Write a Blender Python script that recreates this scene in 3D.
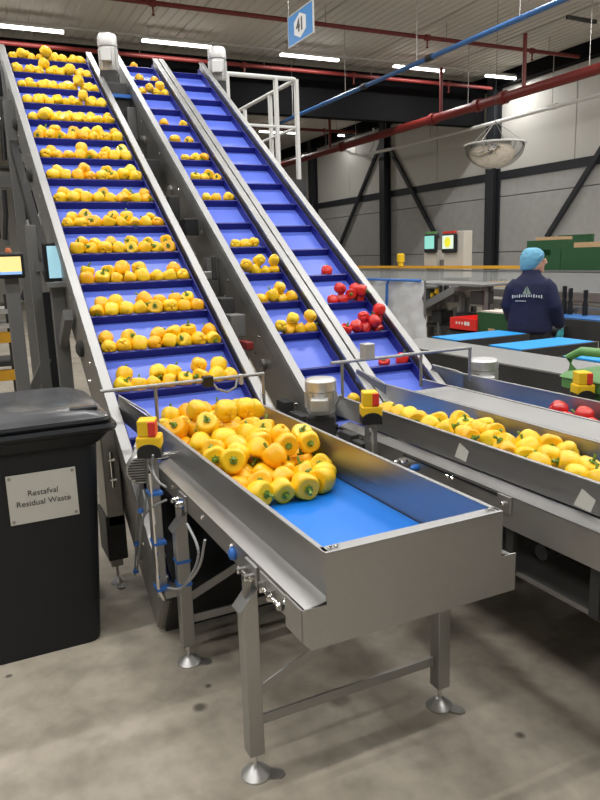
import bpy, bmesh, math, random
import numpy as np
from mathutils import Vector, Matrix
random.seed(7); rng = np.random.default_rng(11)
for o in list(bpy.data.objects): bpy.data.objects.remove(o)
S = bpy.context.scene; COL = S.collection
PI = math.pi
# ------------------------------------------------------------------ camera
YAW, PIT, ROL, F, CH = 2.69324571, 0.2046253, -0.0324105, 696.4962, 1.65
_f = np.array([math.cos(YAW)*math.cos(PIT), math.sin(YAW)*math.cos(PIT), -math.sin(PIT)])
_r = np.array([math.sin(YAW), -math.cos(YAW), 0.]); _u = np.cross(_r, _f)
_c, _s = math.cos(ROL), math.sin(ROL)
CM = np.array([_c*_r+_s*_u, -_s*_r+_c*_u, _f]); CC = np.array([0, 0, CH])
cam = bpy.data.cameras.new('camera'); camo = bpy.data.objects.new('camera', cam); COL.objects.link(camo)
cam.sensor_fit = 'HORIZONTAL'; cam.sensor_width = 36; cam.lens = 36*F/600; cam.clip_start = .05; cam.clip_end = 200
m = Matrix.Identity(4)
for i in range(3):
    m[i][0], m[i][1], m[i][2], m[i][3] = CM[0][i], CM[1][i], -CM[2][i], CC[i]
camo.matrix_world = m; S.camera = camo
# ------------------------------------------------------------------ world, light level, exposure
w = bpy.data.worlds.new('world'); S.world = w; w.use_nodes = True
w.node_tree.nodes['Background'].inputs[0].default_value = (.8, .9, 1, 1); w.node_tree.nodes['Background'].inputs[1].default_value = .3
S.view_settings.view_transform = 'Standard'; S.view_settings.look = 'None'; S.view_settings.gamma = 1
S.view_settings.use_curve_mapping = False; S.view_settings.exposure = 0.22
LAMP_W = 52.0; LIGHT_COL = (1, .985, .955)
LIGHT_ROWS = [-24.5, -15.3, -8.8, -5.55, -2.3, .95]; LIGHT_Y = [2.0+2.95*k for k in range(-2, 5)]
# ------------------------------------------------------------------ photo pixel -> place
def ray(x, y): return CM.T @ np.array([(x-300)/F, -(y-400)/F, 1.])
def onz(x, y, z): d = ray(x, y); return CC+d*(z-CH)/d[2]
def ony(x, y, Y): d = ray(x, y); return CC+d*(Y/d[1])
def onx(x, y, X): d = ray(x, y); return CC+d*(X/d[0])
AL = 0.59711774; CA, SA = math.cos(AL), math.sin(AL)
UV = np.array([-CA, 0, SA]); NV = np.array([SA, 0, CA])      # up the incline, and normal to it
def ip(U, y, o): q = UV*U+NV*o; return np.array([q[0], y, q[2]])
def inc(x, y, o): d = ray(x, y); t = (o-CC@NV)/(d@NV); return CC+d*t
# ------------------------------------------------------------------ materials
MATS = {}
def mat(name, col, rough=.5, metal=0, var=0, scale=8, bump=0, bscale=40, stretch=None, emit=0, spec=.5, rand=None, trans=0, alpha=1, coat=0):
    if name in MATS: return MATS[name]
    M = bpy.data.materials.new(name); M.use_nodes = True; nt = M.node_tree; b = nt.nodes['Principled BSDF']
    b.inputs['Base Color'].default_value = (*col, 1); b.inputs['Roughness'].default_value = rough; b.inputs['Metallic'].default_value = metal
    b.inputs['Specular IOR Level'].default_value = spec
    if coat: b.inputs['Coat Weight'].default_value = coat; b.inputs['Coat Roughness'].default_value = .12
    if trans: b.inputs['Transmission Weight'].default_value = trans; b.inputs['IOR'].default_value = 1.02
    if alpha < 1: b.inputs['Alpha'].default_value = alpha
    if emit: b.inputs['Emission Color'].default_value = (*col, 1); b.inputs['Emission Strength'].default_value = emit
    tc = nt.nodes.new('ShaderNodeTexCoord'); mp = nt.nodes.new('ShaderNodeMapping'); nt.links.new(tc.outputs['Object'], mp.inputs[0])
    if stretch: mp.inputs['Scale'].default_value = stretch
    last = None
    if var:
        n = nt.nodes.new('ShaderNodeTexNoise'); n.inputs['Scale'].default_value = scale; n.inputs['Detail'].default_value = 6
        nt.links.new(mp.outputs[0], n.inputs['Vector'])
        mx = nt.nodes.new('ShaderNodeMix'); mx.data_type = 'RGBA'
        mx.inputs[6].default_value = (*[c*(1-var) for c in col], 1); mx.inputs[7].default_value = (*[min(1, c*(1+var)) for c in col], 1)
        nt.links.new(n.outputs['Fac'], mx.inputs[0]); last = mx.outputs[2]
        rr = nt.nodes.new('ShaderNodeMapRange'); rr.inputs[3].default_value = max(.05, rough-.1); rr.inputs[4].default_value = min(1, rough+.12)
        nt.links.new(n.outputs['Fac'], rr.inputs[0]); nt.links.new(rr.outputs[0], b.inputs['Roughness'])
    if rand:
        oi = nt.nodes.new('ShaderNodeObjectInfo'); cr = nt.nodes.new('ShaderNodeValToRGB'); e = cr.color_ramp.elements
        e[0].color = (*rand[0], 1); e[1].color = (*rand[-1], 1)
        for k, c in enumerate(rand[1:-1]): el = e.new((k+1)/(len(rand)-1)); el.color = (*c, 1)
        nt.links.new(oi.outputs['Random'], cr.inputs[0])
        if last:
            m2 = nt.nodes.new('ShaderNodeMix'); m2.data_type = 'RGBA'; m2.blend_type = 'MULTIPLY'; m2.inputs[0].default_value = 1
            mx.inputs[6].default_value = (1-var, 1-var, 1-var, 1); mx.inputs[7].default_value = (1, 1, 1, 1)
            nt.links.new(cr.outputs[0], m2.inputs[6]); nt.links.new(last, m2.inputs[7]); last = m2.outputs[2]
        else: last = cr.outputs[0]
    if last: nt.links.new(last, b.inputs['Base Color'])
    if bump:
        n2 = nt.nodes.new('ShaderNodeTexNoise'); n2.inputs['Scale'].default_value = bscale; n2.inputs['Detail'].default_value = 4
        nt.links.new(mp.outputs[0], n2.inputs['Vector']); bp = nt.nodes.new('ShaderNodeBump'); bp.inputs['Strength'].default_value = bump; bp.inputs['Distance'].default_value = .01
        nt.links.new(n2.outputs['Fac'], bp.inputs['Height']); nt.links.new(bp.outputs[0], b.inputs['Normal'])
    MATS[name] = M; return M
STEEL = mat('brushed_steel', (.40, .398, .395), .36, .9, .08, 5, .05, 60, (1, 12, 12))
STEELD = mat('worn_steel', (.40, .39, .375), .42, .85, .18, 6, .05, 50)
RAIL = mat('bright_rail_steel', (.39, .39, .388), .46, .9, .08, 6)
CHROME = mat('polished_steel', (.75, .75, .74), .16, 1)
ALU = mat('cast_aluminium', (.62, .62, .61), .42, .75, .08, 12)
PAINTG = mat('grey_paint', (.17, .17, .168), .5, .1, .12, 5)
PAINTL = mat('light_grey_paint', (.62, .62, .60), .45, 0, .06, 5)
BLACKP = mat('black_plastic', (.012, .013, .015), .38, 0, .2, 10)
BINP = mat('bin_plastic', (.012, .014, .018), .42, 0, .25, 8, .10, 180, spec=.35)
BINLID = mat('bin_lid_plastic', (.075, .078, .085), .22, 0, .2, 6, .05, 90)
DARKM = mat('dark_machine_metal', (.05, .05, .05), .55, .3, .25, 6)
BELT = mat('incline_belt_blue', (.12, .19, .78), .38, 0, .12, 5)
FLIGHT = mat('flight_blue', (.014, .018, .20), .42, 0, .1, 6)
BELTB = mat('flat_belt_blue', (.004, .19, .74), .4, 0, .07, 4)
YEL = mat('yellow_pepper_skin', (1, .5, .01), .32, 0, .10, 14, .06, 18, rand=[(1, .54, .006), (1, .62, .012), (1, .68, .02), (1, .47, .004), (1, .64, .02)], coat=.12)
REDP = mat('red_pepper_skin', (.72, .02, .015), .22, 0, .15, 14, .06, 18, rand=[(.62, .012, .012), (.80, .03, .02), (.72, .02, .015)], coat=.4)
STEM = mat('pepper_stem_green', (.16, .27, .03), .5, 0, .25, 30)
ESY = mat('yellow_plastic', (.90, .58, .015), .4, 0, .06, 8)
ESR = mat('red_plastic', (.75, .045, .03), .35, 0, .06, 8)
CABLE = mat('grey_cable', (.28, .29, .30), .5)
CABLEB = mat('black_cable', (.02, .02, .02), .5)
TIE = mat('blue_plastic', (.03, .16, .55), .4)
WHITEP = mat('white_paint', (.72, .72, .70), .45, 0, .05, 4)
REDPIPE = mat('red_pipe_paint', (.17, .018, .015), .42, 0, .12, 3)
BLUEPIPE = mat('blue_pipe_paint', (.045, .14, .36), .4, .1, .12, 3)
COLM = mat('anthracite_paint', (.028, .031, .037), .5, .1, .15, 3)
BEAMM = mat('black_beam_paint', (.005, .005, .006), .8, 0, .2, 2, spec=.1)
YELBAR = mat('orange_yellow_bar', (.78, .40, .03), .45, 0, .08, 3)
GREENB = mat('dark_green_board', (.018, .085, .03), .55, 0, .12, 6)
KRAFT = mat('kraft_board', (.55, .36, .20), .7, 0, .12, 8)
NAVY = mat('navy_jacket_fabric', (.007, .010, .048), .8, 0, .25, 14, .9, 11)
NET = mat('light_blue_hairnet', (.15, .40, .58), .75, 0, .25, 22, .8, 30)
GLOVE = mat('teal_glove', (.05, .36, .42), .5, 0, .1, 15)
SKIN = mat('skin', (.55, .30, .21), .55, 0, .06, 15)
TROUSER = mat('dark_trousers', (.015, .016, .02), .8)
PAPER = mat('sign_plate', (.66, .66, .61), .5, 0, .04, 6)
INK = mat('ink', (.05, .05, .05), .6)
SHEET = mat('white_plastic_sheet', (.74, .76, .80), .35, 0, .08, 5, .5, 9)
SIGNB = mat('sign_blue', (.07, .28, .66), .4)
WHITE = mat('plain_white', (.82, .82, .82), .5)
DGREY = mat('sign_digit_grey', (.10, .10, .11), .5)
CLEAR = mat('clear_guard', (.75, .78, .78), .12, 0, 0, alpha=.28)
GREENH = mat('mid_green_plastic', (.12, .30, .09), .4, 0, .12, 6)
def concrete(name, base, sc, stains=True, amp=1):
    M = bpy.data.materials.new(name); M.use_nodes = True; nt = M.node_tree; b = nt.nodes['Principled BSDF']; N = nt.nodes.new; Lk = nt.links.new
    tc = N('ShaderNodeTexCoord')
    n1 = N('ShaderNodeTexNoise'); n1.inputs['Scale'].default_value = sc; n1.inputs['Detail'].default_value = 9; n1.inputs['Roughness'].default_value = .62
    n2 = N('ShaderNodeTexNoise'); n2.inputs['Scale'].default_value = sc*14; n2.inputs['Detail'].default_value = 8
    n3 = N('ShaderNodeTexNoise'); n3.inputs['Scale'].default_value = sc*2.1; n3.inputs['Detail'].default_value = 5; n3.inputs['Distortion'].default_value = 1.2
    for n in (n1, n2, n3): Lk(tc.outputs['Object'], n.inputs['Vector'])
    r1 = N('ShaderNodeValToRGB'); e = r1.color_ramp.elements; e[0].position = .3; e[1].position = .7
    e[0].color = (*[c*(1-.26*amp) for c in base], 1); e[1].color = (*[min(1, c*(1+.16*amp)) for c in base], 1); Lk(n1.outputs['Fac'], r1.inputs[0])
    mx = N('ShaderNodeMix'); mx.data_type = 'RGBA'; mx.blend_type = 'MULTIPLY'; mx.inputs[0].default_value = .55*amp
    r2 = N('ShaderNodeValToRGB'); e = r2.color_ramp.elements; e[0].position = .3; e[0].color = (.62, .61, .6, 1); e[1].position = .62; e[1].color = (1.05, 1.04, 1.02, 1)
    Lk(n2.outputs['Fac'], r2.inputs[0]); Lk(r1.outputs[0], mx.inputs[6]); Lk(r2.outputs[0], mx.inputs[7]); out = mx.outputs[2]
    if stains:
        r3 = N('ShaderNodeValToRGB'); e = r3.color_ramp.elements; e[0].position = .30; e[0].color = (.5, .49, .48, 1); e[1].position = .44; e[1].color = (1, 1, 1, 1)
        Lk(n3.outputs['Fac'], r3.inputs[0]); m3 = N('ShaderNodeMix'); m3.data_type = 'RGBA'; m3.blend_type = 'MULTIPLY'; m3.inputs[0].default_value = .7
        Lk(out, m3.inputs[6]); Lk(r3.outputs[0], m3.inputs[7]); out = m3.outputs[2]
    if stains:
        sx = N('ShaderNodeSeparateXYZ'); wn_ = N('ShaderNodeTexNoise'); wn_.inputs['Scale'].default_value = 3.0; wn_.inputs['Detail'].default_value = 6
        Lk(tc.outputs['Object'], wn_.inputs['Vector']); Lk(tc.outputs['Object'], sx.inputs[0])
        def math_(op, a_, b_=None):
            n_ = N('ShaderNodeMath'); n_.operation = op
            for i_, q_ in enumerate((a_, b_)):
                if q_ is None: continue
                if isinstance(q_, (int, float)): n_.inputs[i_].default_value = q_
                else: Lk(q_, n_.inputs[i_])
            return n_.outputs[0]
        wob = math_('MULTIPLY', math_('SUBTRACT', wn_.outputs['Fac'], .5), .22)
        masks = []
        for (pa, pb, wd) in ((onz(452, 628, 0), onz(600, 742, 0), .022), (onz(80, 722, 0), onz(330, 640, 0), .03), (onz(20, 790, 0), onz(260, 700, 0), .03)):      # worn cracks and wheel marks
            dx, dy = pb[0]-pa[0], pb[1]-pa[1]; ln = math.hypot(dx, dy); nx_, ny_ = -dy/ln, dx/ln; cc = nx_*pa[0]+ny_*pa[1]
            d_ = math_('ABSOLUTE', math_('ADD', math_('SUBTRACT', math_('ADD', math_('MULTIPLY', sx.outputs[0], nx_), math_('MULTIPLY', sx.outputs[1], ny_)), cc), wob))
            mr = N('ShaderNodeMapRange'); mr.inputs[1].default_value = 0; mr.inputs[2].default_value = wd*3; mr.inputs[3].default_value = .70 if wd < .025 else .86; mr.inputs[4].default_value = 1; mr.interpolation_type = 'SMOOTHSTEP'; Lk(d_, mr.inputs[0]); masks.append(mr.outputs[0])
        for (px_, py_, rd_) in ((199, 707, .025), (208, 686, .013), (9, 676, .01), (222, 655, .05), (340, 700, .035), (520, 735, .02)):      # oil spots
            q_ = onz(px_, py_, 0); a_ = math_('SUBTRACT', sx.outputs[0], float(q_[0])); b_ = math_('SUBTRACT', sx.outputs[1], float(q_[1]))
            d_ = math_('SQRT', math_('ADD', math_('MULTIPLY', a_, a_), math_('MULTIPLY', b_, b_))); d_ = math_('ADD', d_, math_('MULTIPLY', wob, .3))
            mr = N('ShaderNodeMapRange'); mr.inputs[1].default_value = rd_*.5; mr.inputs[2].default_value = rd_*1.3; mr.inputs[3].default_value = .3 if rd_ < .03 else .6; mr.inputs[4].default_value = 1; Lk(d_, mr.inputs[0]); masks.append(mr.outputs[0])
        mm = masks[0]
        for q_ in masks[1:]: mm = math_('MULTIPLY', mm, q_)
        m4 = N('ShaderNodeMix'); m4.data_type = 'RGBA'; m4.blend_type = 'MULTIPLY'; m4.inputs[0].default_value = 1; Lk(out, m4.inputs[6])
        cb = N('ShaderNodeCombineColor'); [Lk(mm, cb.inputs[i_]) for i_ in range(3)]; Lk(cb.outputs[0], m4.inputs[7]); out = m4.outputs[2]
    Lk(out, b.inputs['Base Color']); b.inputs['Roughness'].default_value = .52; b.inputs['Specular IOR Level'].default_value = .35
    bp = N('ShaderNodeBump'); bp.inputs['Strength'].default_value = .12; bp.inputs['Distance'].default_value = .01; Lk(n2.outputs['Fac'], bp.inputs['Height']); Lk(bp.outputs[0], b.inputs['Normal'])
    return M
FLOORM = concrete('concrete_floor', (.45, .405, .335), .8)
WALLC = concrete('concrete_panel', (.44, .44, .435), .35, False, .4)
WALLW = mat('cream_wall_panel', (.60, .59, .55), .55, 0, .04, 1)
DECK = mat('pale_roof_deck', (.60, .575, .53), .6, 0, .06, 1)
# ------------------------------------------------------------------ mesh builder
class MB:
    def __init__(s): s.v = []; s.f = []
    def add(s, vs, fs):
        k = len(s.v); s.v += [tuple(map(float, q)) for q in vs]; s.f += [tuple(i+k for i in q) for q in fs]; return s
    def hexa(s, p):   # 8 points: bottom ring 0-3, top ring 4-7
        return s.add(p, [(3, 2, 1, 0), (4, 5, 6, 7), (0, 1, 5, 4), (1, 2, 6, 5), (2, 3, 7, 6), (3, 0, 4, 7)])
    def box(s, a, b):
        x0, y0, z0 = a; x1, y1, z1 = b
        return s.hexa([(x0, y0, z0), (x1, y0, z0), (x1, y1, z0), (x0, y1, z0), (x0, y0, z1), (x1, y0, z1), (x1, y1, z1), (x0, y1, z1)])
    def ibox(s, U0, U1, y0, y1, o0, o1):   # box in incline coordinates
        return s.hexa([ip(U0, y0, o0), ip(U0, y1, o0), ip(U1, y1, o0), ip(U1, y0, o0), ip(U0, y0, o1), ip(U0, y1, o1), ip(U1, y1, o1), ip(U1, y0, o1)])
    def prism(s, poly, d):      # 3-D polygon extruded by d
        n = len(poly); p = [np.array(q, float) for q in poly]; d = np.array(d, float)
        return s.add(p+[q+d for q in p], [tuple(range(n))[::-1], tuple(range(n, 2*n))]+[(i, (i+1) % n, n+(i+1) % n, n+i) for i in range(n)])
    def tube(s, pts, r, n=10, r1=None):
        pts = [np.array(q, float) for q in pts]; k0 = len(pts); vs = []; fs = []
        for i, p in enumerate(pts):
            t = pts[min(i+1, k0-1)]-pts[max(i-1, 0)]; t /= np.linalg.norm(t)+1e-9
            a = np.cross(t, (0, 0, 1)) if abs(t[2]) < .95 else np.cross(t, (0, 1, 0)); a /= np.linalg.norm(a); b = np.cross(t, a)
            rr = r if r1 is None else r+(r1-r)*i/(k0-1)
            vs += [p+rr*(math.cos(2*PI*j/n)*a+math.sin(2*PI*j/n)*b) for j in range(n)]
        for i in range(k0-1):
            for j in range(n): fs.append((i*n+j, i*n+(j+1) % n, (i+1)*n+(j+1) % n, (i+1)*n+j))
        fs += [tuple(range(n))[::-1], tuple(range((k0-1)*n, k0*n))]
        return s.add(vs, fs)
    def bar(s, p0, p1, wd, ht, up=(0, 0, 1)):   # rectangular bar between two points
        p0 = np.array(p0, float); p1 = np.array(p1, float); t = (p1-p0)/np.linalg.norm(p1-p0); up = np.array(up, float)
        if abs(t@up) > .99: up = np.array([1., 0, 0])
        a = np.cross(t, up); a /= np.linalg.norm(a); b = np.cross(a, t); a *= wd/2; b *= ht/2
        return s.hexa([p0-a-b, p0+a-b, p0+a+b, p0-a+b, p1-a-b, p1+a-b, p1+a+b, p1-a+b])
    def lathe(s, c, prof, n=20, axis=(0, 0, 1)):
        c = np.array(c, float); ax = np.array(axis, float); ax /= np.linalg.norm(ax)
        a = np.cross(ax, (1, 0, 0)) if abs(ax[0]) < .9 else np.cross(ax, (0, 1, 0)); a /= np.linalg.norm(a); b = np.cross(ax, a)
        vs = []; fs = []; k = len(prof)
        for r, h in prof: vs += [c+ax*h+r*(math.cos(2*PI*j/n)*a+math.sin(2*PI*j/n)*b) for j in range(n)]
        for i in range(k-1):
            for j in range(n): fs.append((i*n+j, i*n+(j+1) % n, (i+1)*n+(j+1) % n, (i+1)*n+j))
        fs += [tuple(range(n))[::-1], tuple(range((k-1)*n, k*n))]
        return s.add(vs, fs)
    def ring(s, c, R, r, axis=(0, 0, 1), n=20):
        c = np.array(c, float); ax = np.array(axis, float); ax /= np.linalg.norm(ax)
        a = np.cross(ax, (1, 0, 0)) if abs(ax[0]) < .9 else np.cross(ax, (0, 1, 0)); a /= np.linalg.norm(a); b = np.cross(ax, a)
        vs = []; fs = []
        for i in range(n):
            d = math.cos(2*PI*i/n)*a+math.sin(2*PI*i/n)*b
            for q in range(6): vs.append(c+d*(R+r*math.cos(2*PI*q/6))+ax*r*math.sin(2*PI*q/6))
        for i in range(n):
            for q in range(6): fs.append((i*6+q, ((i+1) % n)*6+q, ((i+1) % n)*6+(q+1) % 6, i*6+(q+1) % 6))
        return s.add(vs, fs)
def B(): return MB()
def thing(name, label, cat, loc, group=None):
    o = bpy.data.objects.new(name, None); COL.objects.link(o); o.location = [float(q) for q in loc]; o.empty_display_size = .1
    o['label'] = label; o['category'] = cat
    if group: o['group'] = group
    return o
def rootloc(p):
    l = np.zeros(3)
    while p is not None: l += np.array(p.location); p = p.parent
    return l
def mesh_of(name, mb, mt, off=(0, 0, 0), smooth=False):
    me = bpy.data.meshes.new(name); off = np.array(off)
    me.from_pydata([tuple(np.array(q)-off) for q in mb.v], [], mb.f)
    bm = bmesh.new(); bm.from_mesh(me); bmesh.ops.recalc_face_normals(bm, faces=bm.faces); bm.to_mesh(me); bm.free()
    me.materials.append(mt)
    if smooth:
        me.polygons.foreach_set('use_smooth', [True]*len(me.polygons))
        try: me.set_sharp_from_angle(angle=math.radians(38))
        except Exception: pass
    me.update(); return me
def obj(name, mb, mt, parent=None, smooth=False, bev=0, loc=None, label=None):
    off = rootloc(parent) if parent is not None else (np.array(loc) if loc is not None else np.zeros(3))
    o = bpy.data.objects.new(name, mesh_of(name, mb, mt, off, smooth)); COL.objects.link(o)
    if parent is not None: o.parent = parent
    elif loc is not None: o.location = [float(q) for q in loc]
    if bev:
        md = o.modifiers.new('bevel', 'BEVEL'); md.width = bev; md.segments = 2; md.limit_method = 'ANGLE'; md.angle_limit = .6
    if label: o['label'] = label
    return o
def tag(o, label, cat, group=None):
    o['label'] = label; o['category'] = cat
    if group: o['group'] = group
    return o
def struct(o): o['kind'] = 'structure'; return o
def single(name, mb, mt, label, cat, group=None, smooth=False, bev=0, loc=None):
    if loc is None: v = np.array(mb.v); loc = (v[:, 0].mean(), v[:, 1].mean(), v[:, 2].min())
    return tag(obj(name, mb, mt, None, smooth, bev, loc), label, cat, group)
def text_mesh(name, body, size, mt, parent, mtx, extr=.0008, align='CENTER', spacing=1.0, font_bold=0):
    cu = bpy.data.curves.new(name, 'FONT'); cu.body = body; cu.size = size; cu.align_x = align; cu.align_y = 'CENTER'; cu.extrude = extr; cu.space_character = spacing
    if font_bold: cu.offset = font_bold
    t = bpy.data.objects.new(name, cu); COL.objects.link(t); bpy.context.view_layer.update()
    me = bpy.data.meshes.new_from_object(t.evaluated_get(bpy.context.evaluated_depsgraph_get()))
    bpy.data.objects.remove(t); me.materials.clear(); me.materials.append(mt)
    l = Matrix.Translation(-Vector(rootloc(parent))); me.transform(l @ mtx)
    o = bpy.data.objects.new(name, me); COL.objects.link(o); o.parent = parent; return o
# ================================================================== THE SETTING
WY = 14.3; XE = -34.0; XF = 9.0; YL = -7.0; ZC = 6.35
fl = obj('floor', B().box((XE-.3, YL-.3, -.2), (XF+.3, WY+.4, 0)), FLOORM); struct(fl)
ce = obj('ceiling', B().box((XE-.3, YL-.3, ZC+.1), (XF+.3, WY+.4, ZC+.3)), DECK); struct(ce)
sheet_me = None
def deck_sheet():
    mb = B(); pr = []
    for k in range(6):
        y = k*.2; pr += [(y, .0), (y+.13, .0), (y+.145, .016), (y+.185, .016)]
    pr.append((1.2, 0)); X0, X1 = XE, XF
    vs = [(X0, a, b) for a, b in pr]+[(X1, a, b) for a, b in pr]; n = len(pr)
    mb.add(vs, [(i, i+1, n+i+1, n+i) for i in range(n-1)]); return mb
dm = mesh_of('deck_sheet', deck_sheet(), DECK)
for k in range(18):
    o = bpy.data.objects.new('deck_sheet', dm); COL.objects.link(o); o.parent = ce; o.location = (0, YL+k*1.2-.1, ZC+(.012 if k % 2 else 0))
# back wall with panels (runs along the conveyors)
wb = obj('wall_back', B().box((XE, WY+.14, 0), (XF, WY+.4, ZC+.2)), COLM); struct(wb)
COLX = [-33.0, -27.45, -21.85, -16.22, -10.60, -4.98, .64, 6.26]
for k in range(len(COLX)-1):
    a, b = COLX[k], COLX[k+1]
    for (z0, z1) in ((0, 1.55), (1.57, 3.10), (3.12, 3.58)):
        obj('concrete_panel', B().box((a+.012, WY+.02, z0), (b-.012, WY+.15, z1)), WALLC, wb, bev=.006)
    mid = (a+b)/2
    for (p, q) in ((a, mid), (mid, b)):
        obj('cream_panel', B().box((p+.012, WY+.0, 3.80), (q-.012, WY+.15, ZC-.02)), WALLW, wb, bev=.006)
    obj('dark_strip', B().box((a, WY-.02, 3.58), (b, WY+.15, 3.80)), COLM, wb)
we = obj('wall_far', B().box((XE-.3, YL, 0), (XE, WY, ZC+.2)), WALLW); struct(we)
WALLD = mat('grey_wall', (.30, .30, .29), .6, 0, .05, 1)
wl = obj('wall_left', B().box((XE, YL-.3, 0), (XF, YL, ZC+.2)), WALLD); struct(wl)
wn = obj('wall_near', B().box((XF, YL, 0), (XF+.3, WY, ZC+.2)), WALLD); struct(wn)
for k, x in enumerate(COLX):
    mb = B(); d = .16
    mb.box((x-d, WY-.30, 0), (x+d, WY-.28, ZC)); mb.box((x-d, WY-.04, 0), (x+d, WY-.02, ZC)); mb.box((x-.012, WY-.28, 0), (x+.012, WY-.04, ZC))
    o = obj('trim_%d' % (k+1), mb, COLM, loc=(x, WY-.16, 0)); struct(o)
# black roof beam across the hall
mb = B(); mb.box((-16.72, YL, 5.05), (-16.44, WY-.32, 6.20))
o = obj('trim_20', mb, BEAMM); struct(o)
mb = B(); mb.box((XE, WY-.28, 6.02), (XF, WY+.0, 6.36)); o = obj('trim_21', mb, BEAMM); struct(o)
# diagonal braces on the back wall
for (p, q, lab) in (((383, 138), (338, 250), 'dark diagonal wall brace running down left from the column behind the red peppers'),
                    ((384, 138), (437, 238), 'dark diagonal wall brace running down to the two screens'),
                    ((606, 142), (547, 237), 'dark diagonal wall brace running down to the green boxes')):
    single('wall_brace', B().bar(ony(*p, WY-.1), ony(*q, WY-.1), .12, .10, (0, 1, 0)), COLM, lab, 'brace', 'wall braces')
# ---- ceiling lamps in rows
LAMPNAMES = {}
def lamp(x, y, lab, grp):
    t = thing('ceiling_lamp', lab, 'lamp', (x, y, 6.1), grp)
    obj('housing', B().box((x-.05, y-.74, 6.10), (x+.05, y+.74, 6.15)), WHITEP, t)
    obj('tube', B().box((x-.045, y-.74, 6.055), (x+.045, y+.74, 6.098)), TUBE, t)
    L = bpy.data.lights.new('lamp_light', 'AREA'); L.shape = 'RECTANGLE'; L.size = .09; L.size_y = 1.48; L.energy = LAMP_W; L.color = LIGHT_COL
    lo = bpy.data.objects.new('lamp_light', L); COL.objects.link(lo); lo.parent = t; lo.location = (0, 0, -.06)
    obj('hanger', B().tube([(x, y-.6, 6.15), (x, y-.6, ZC+.02)], .006, 6), STEELD, t)
TUBE = mat('lamp_tube', (1, .97, .92), .4, emit=5)
YV = [.05+.85, 4.73, 7.75, 10.70, 13.55]
ordn = ['at the left end', 'second from the left', 'third from the left', 'fourth from the left', 'at the right end']
lx = -15.3
spans = [((0, 25), (64, 31)), ((145, 42), (210, 48)), ((278, 55), (337, 61)), ((392, 66), (441, 72)), ((488, 75), (532, 79))]
yc = [onz(*b, 6.08)[1]-.74 for a, b in spans]
for k, y in enumerate(yc):
    lamp(lx, y, 'lit strip lamp in front of the black beam, %s of its row' % ordn[k], 'ceiling strip lamps')
for k in range(3): lamp(lx, yc[0]-2.95*(k+1), 'strip lamp in front of the black beam, out of sight to the left', 'unseen ceiling strip lamps')
for x in (-24.5,):
    for k, y in enumerate([onx(278, 125, -24.5)[1], onx(355, 128, -24.5)[1], 2.2, -3.0]):
        lamp(x, float(y), ['strip lamp seen below the black beam behind the white handrail', 'strip lamp seen below the black beam beside the red pipe'][k] if k < 2 else 'strip lamp behind the black beam hidden by the conveyors', 'far ceiling strip lamps')
for x in LIGHT_ROWS[2:]:
    for y in LIGHT_Y: lamp(x, y, 'strip lamp of the ceiling rows above and behind the viewer', 'unseen ceiling strip lamps')
single('lamp_rail', B().box((-15.315, -6.5, 6.155), (-15.285, 14.0, 6.185)), PAINTL, 'thin grey carrier rail of the lamp row along the ceiling', 'rail')
# ---- pipes under the ceiling
def ceil_pipe(name, x, z, y0, y1, r, mt, lab, cat, heads=0):
    t = thing(name, lab, cat, (x, (y0+y1)/2, z))
    obj('pipe', B().tube([(x, y0, z), (x, y1, z)], r, 10), mt, t, True)
    for k in range(heads):
        y = y0+(k+.5)*(y1-y0)/heads
        obj('sprinkler_head', B().lathe((x, y, z-r-.16), [(.025, 0), (.03, .02), (.012, .04), (.02, .16)], 8), mt, t)
        obj('coupling', B().lathe((x, y-.05, z), [(r*1.5, 0), (r*1.5, .1)], 10, (0, 1, 0)), mt, t)
        obj('hanger_rod', B().tube([(x, y+.5, z), (x, y+.5, ZC+.03)], .008, 6), STEELD, t)
ceil_pipe('sprinkler_pipe', -12.9, 6.0, -6.5, 13.75, .042, REDPIPE, 'dark red sprinkler pipe crossing the ceiling above the lamps', 'pipe', 7)
ceil_pipe('sprinkler_pipe', -15.85, 5.93, -6.5, 13.7, .045, REDPIPE, 'red sprinkler pipe just in front of the black beam', 'pipe', 7)
ceil_pipe('sprinkler_pipe', -23.0, 5.95, 3.0, 13.7, .05, REDPIPE, 'thin red sprinkler pipe seen under the black beam', 'pipe', 4)
def xpipe(name, p0, p1, r, mt, lab, cat, joints=(), hang=3, Yv=None):
    a, b = np.array(p0), np.array(p1); t = thing(name, lab, cat, (a+b)/2)
    obj('pipe', B().tube([a, b], r, 12), mt, t, True)
    for s in joints:
        c = a+(b-a)*s; ax = (b-a)/np.linalg.norm(b-a); obj('coupling', B().lathe(c-ax*.08, [(r*1.35, 0), (r*1.35, .16)], 12, ax), mt if name != 'blue_pipe' else BLACKP, t, True)
    for k in range(hang):
        c = a+(b-a)*((k+.5)/hang); obj('hanger_wire', B().tube([c, (c[0], c[1], ZC+.03)], .008, 6), STEELD, t)
    return t
YP = 11.2
tp = xpipe('red_main_pipe', (-26, YP, 4.90), (-5, YP, 4.86), .105, REDPIPE, 'thick red main pipe running along the back wall', 'pipe', (.3, .52, .6, .64, .8), 6)
for (px, py) in ((441, 100), (524, 80), (330, 140)):
    c = ony(px, py, YP); obj('riser', B().tube([(c[0], YP, 4.88), (c[0], YP, 6.0)], .042, 10), REDPIPE, tp, True)
ZB = 4.93; b0, b1 = onz(297, 115.5, ZB), onz(563, 0, ZB)
xpipe('blue_pipe', (b0[0]-1.5, b0[1], ZB), (b1[0]+3, b1[1], ZB), .042, BLUEPIPE, 'long blue pipe hung on wires under the ceiling', 'pipe', (.36, .53, .80), 5)
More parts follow.
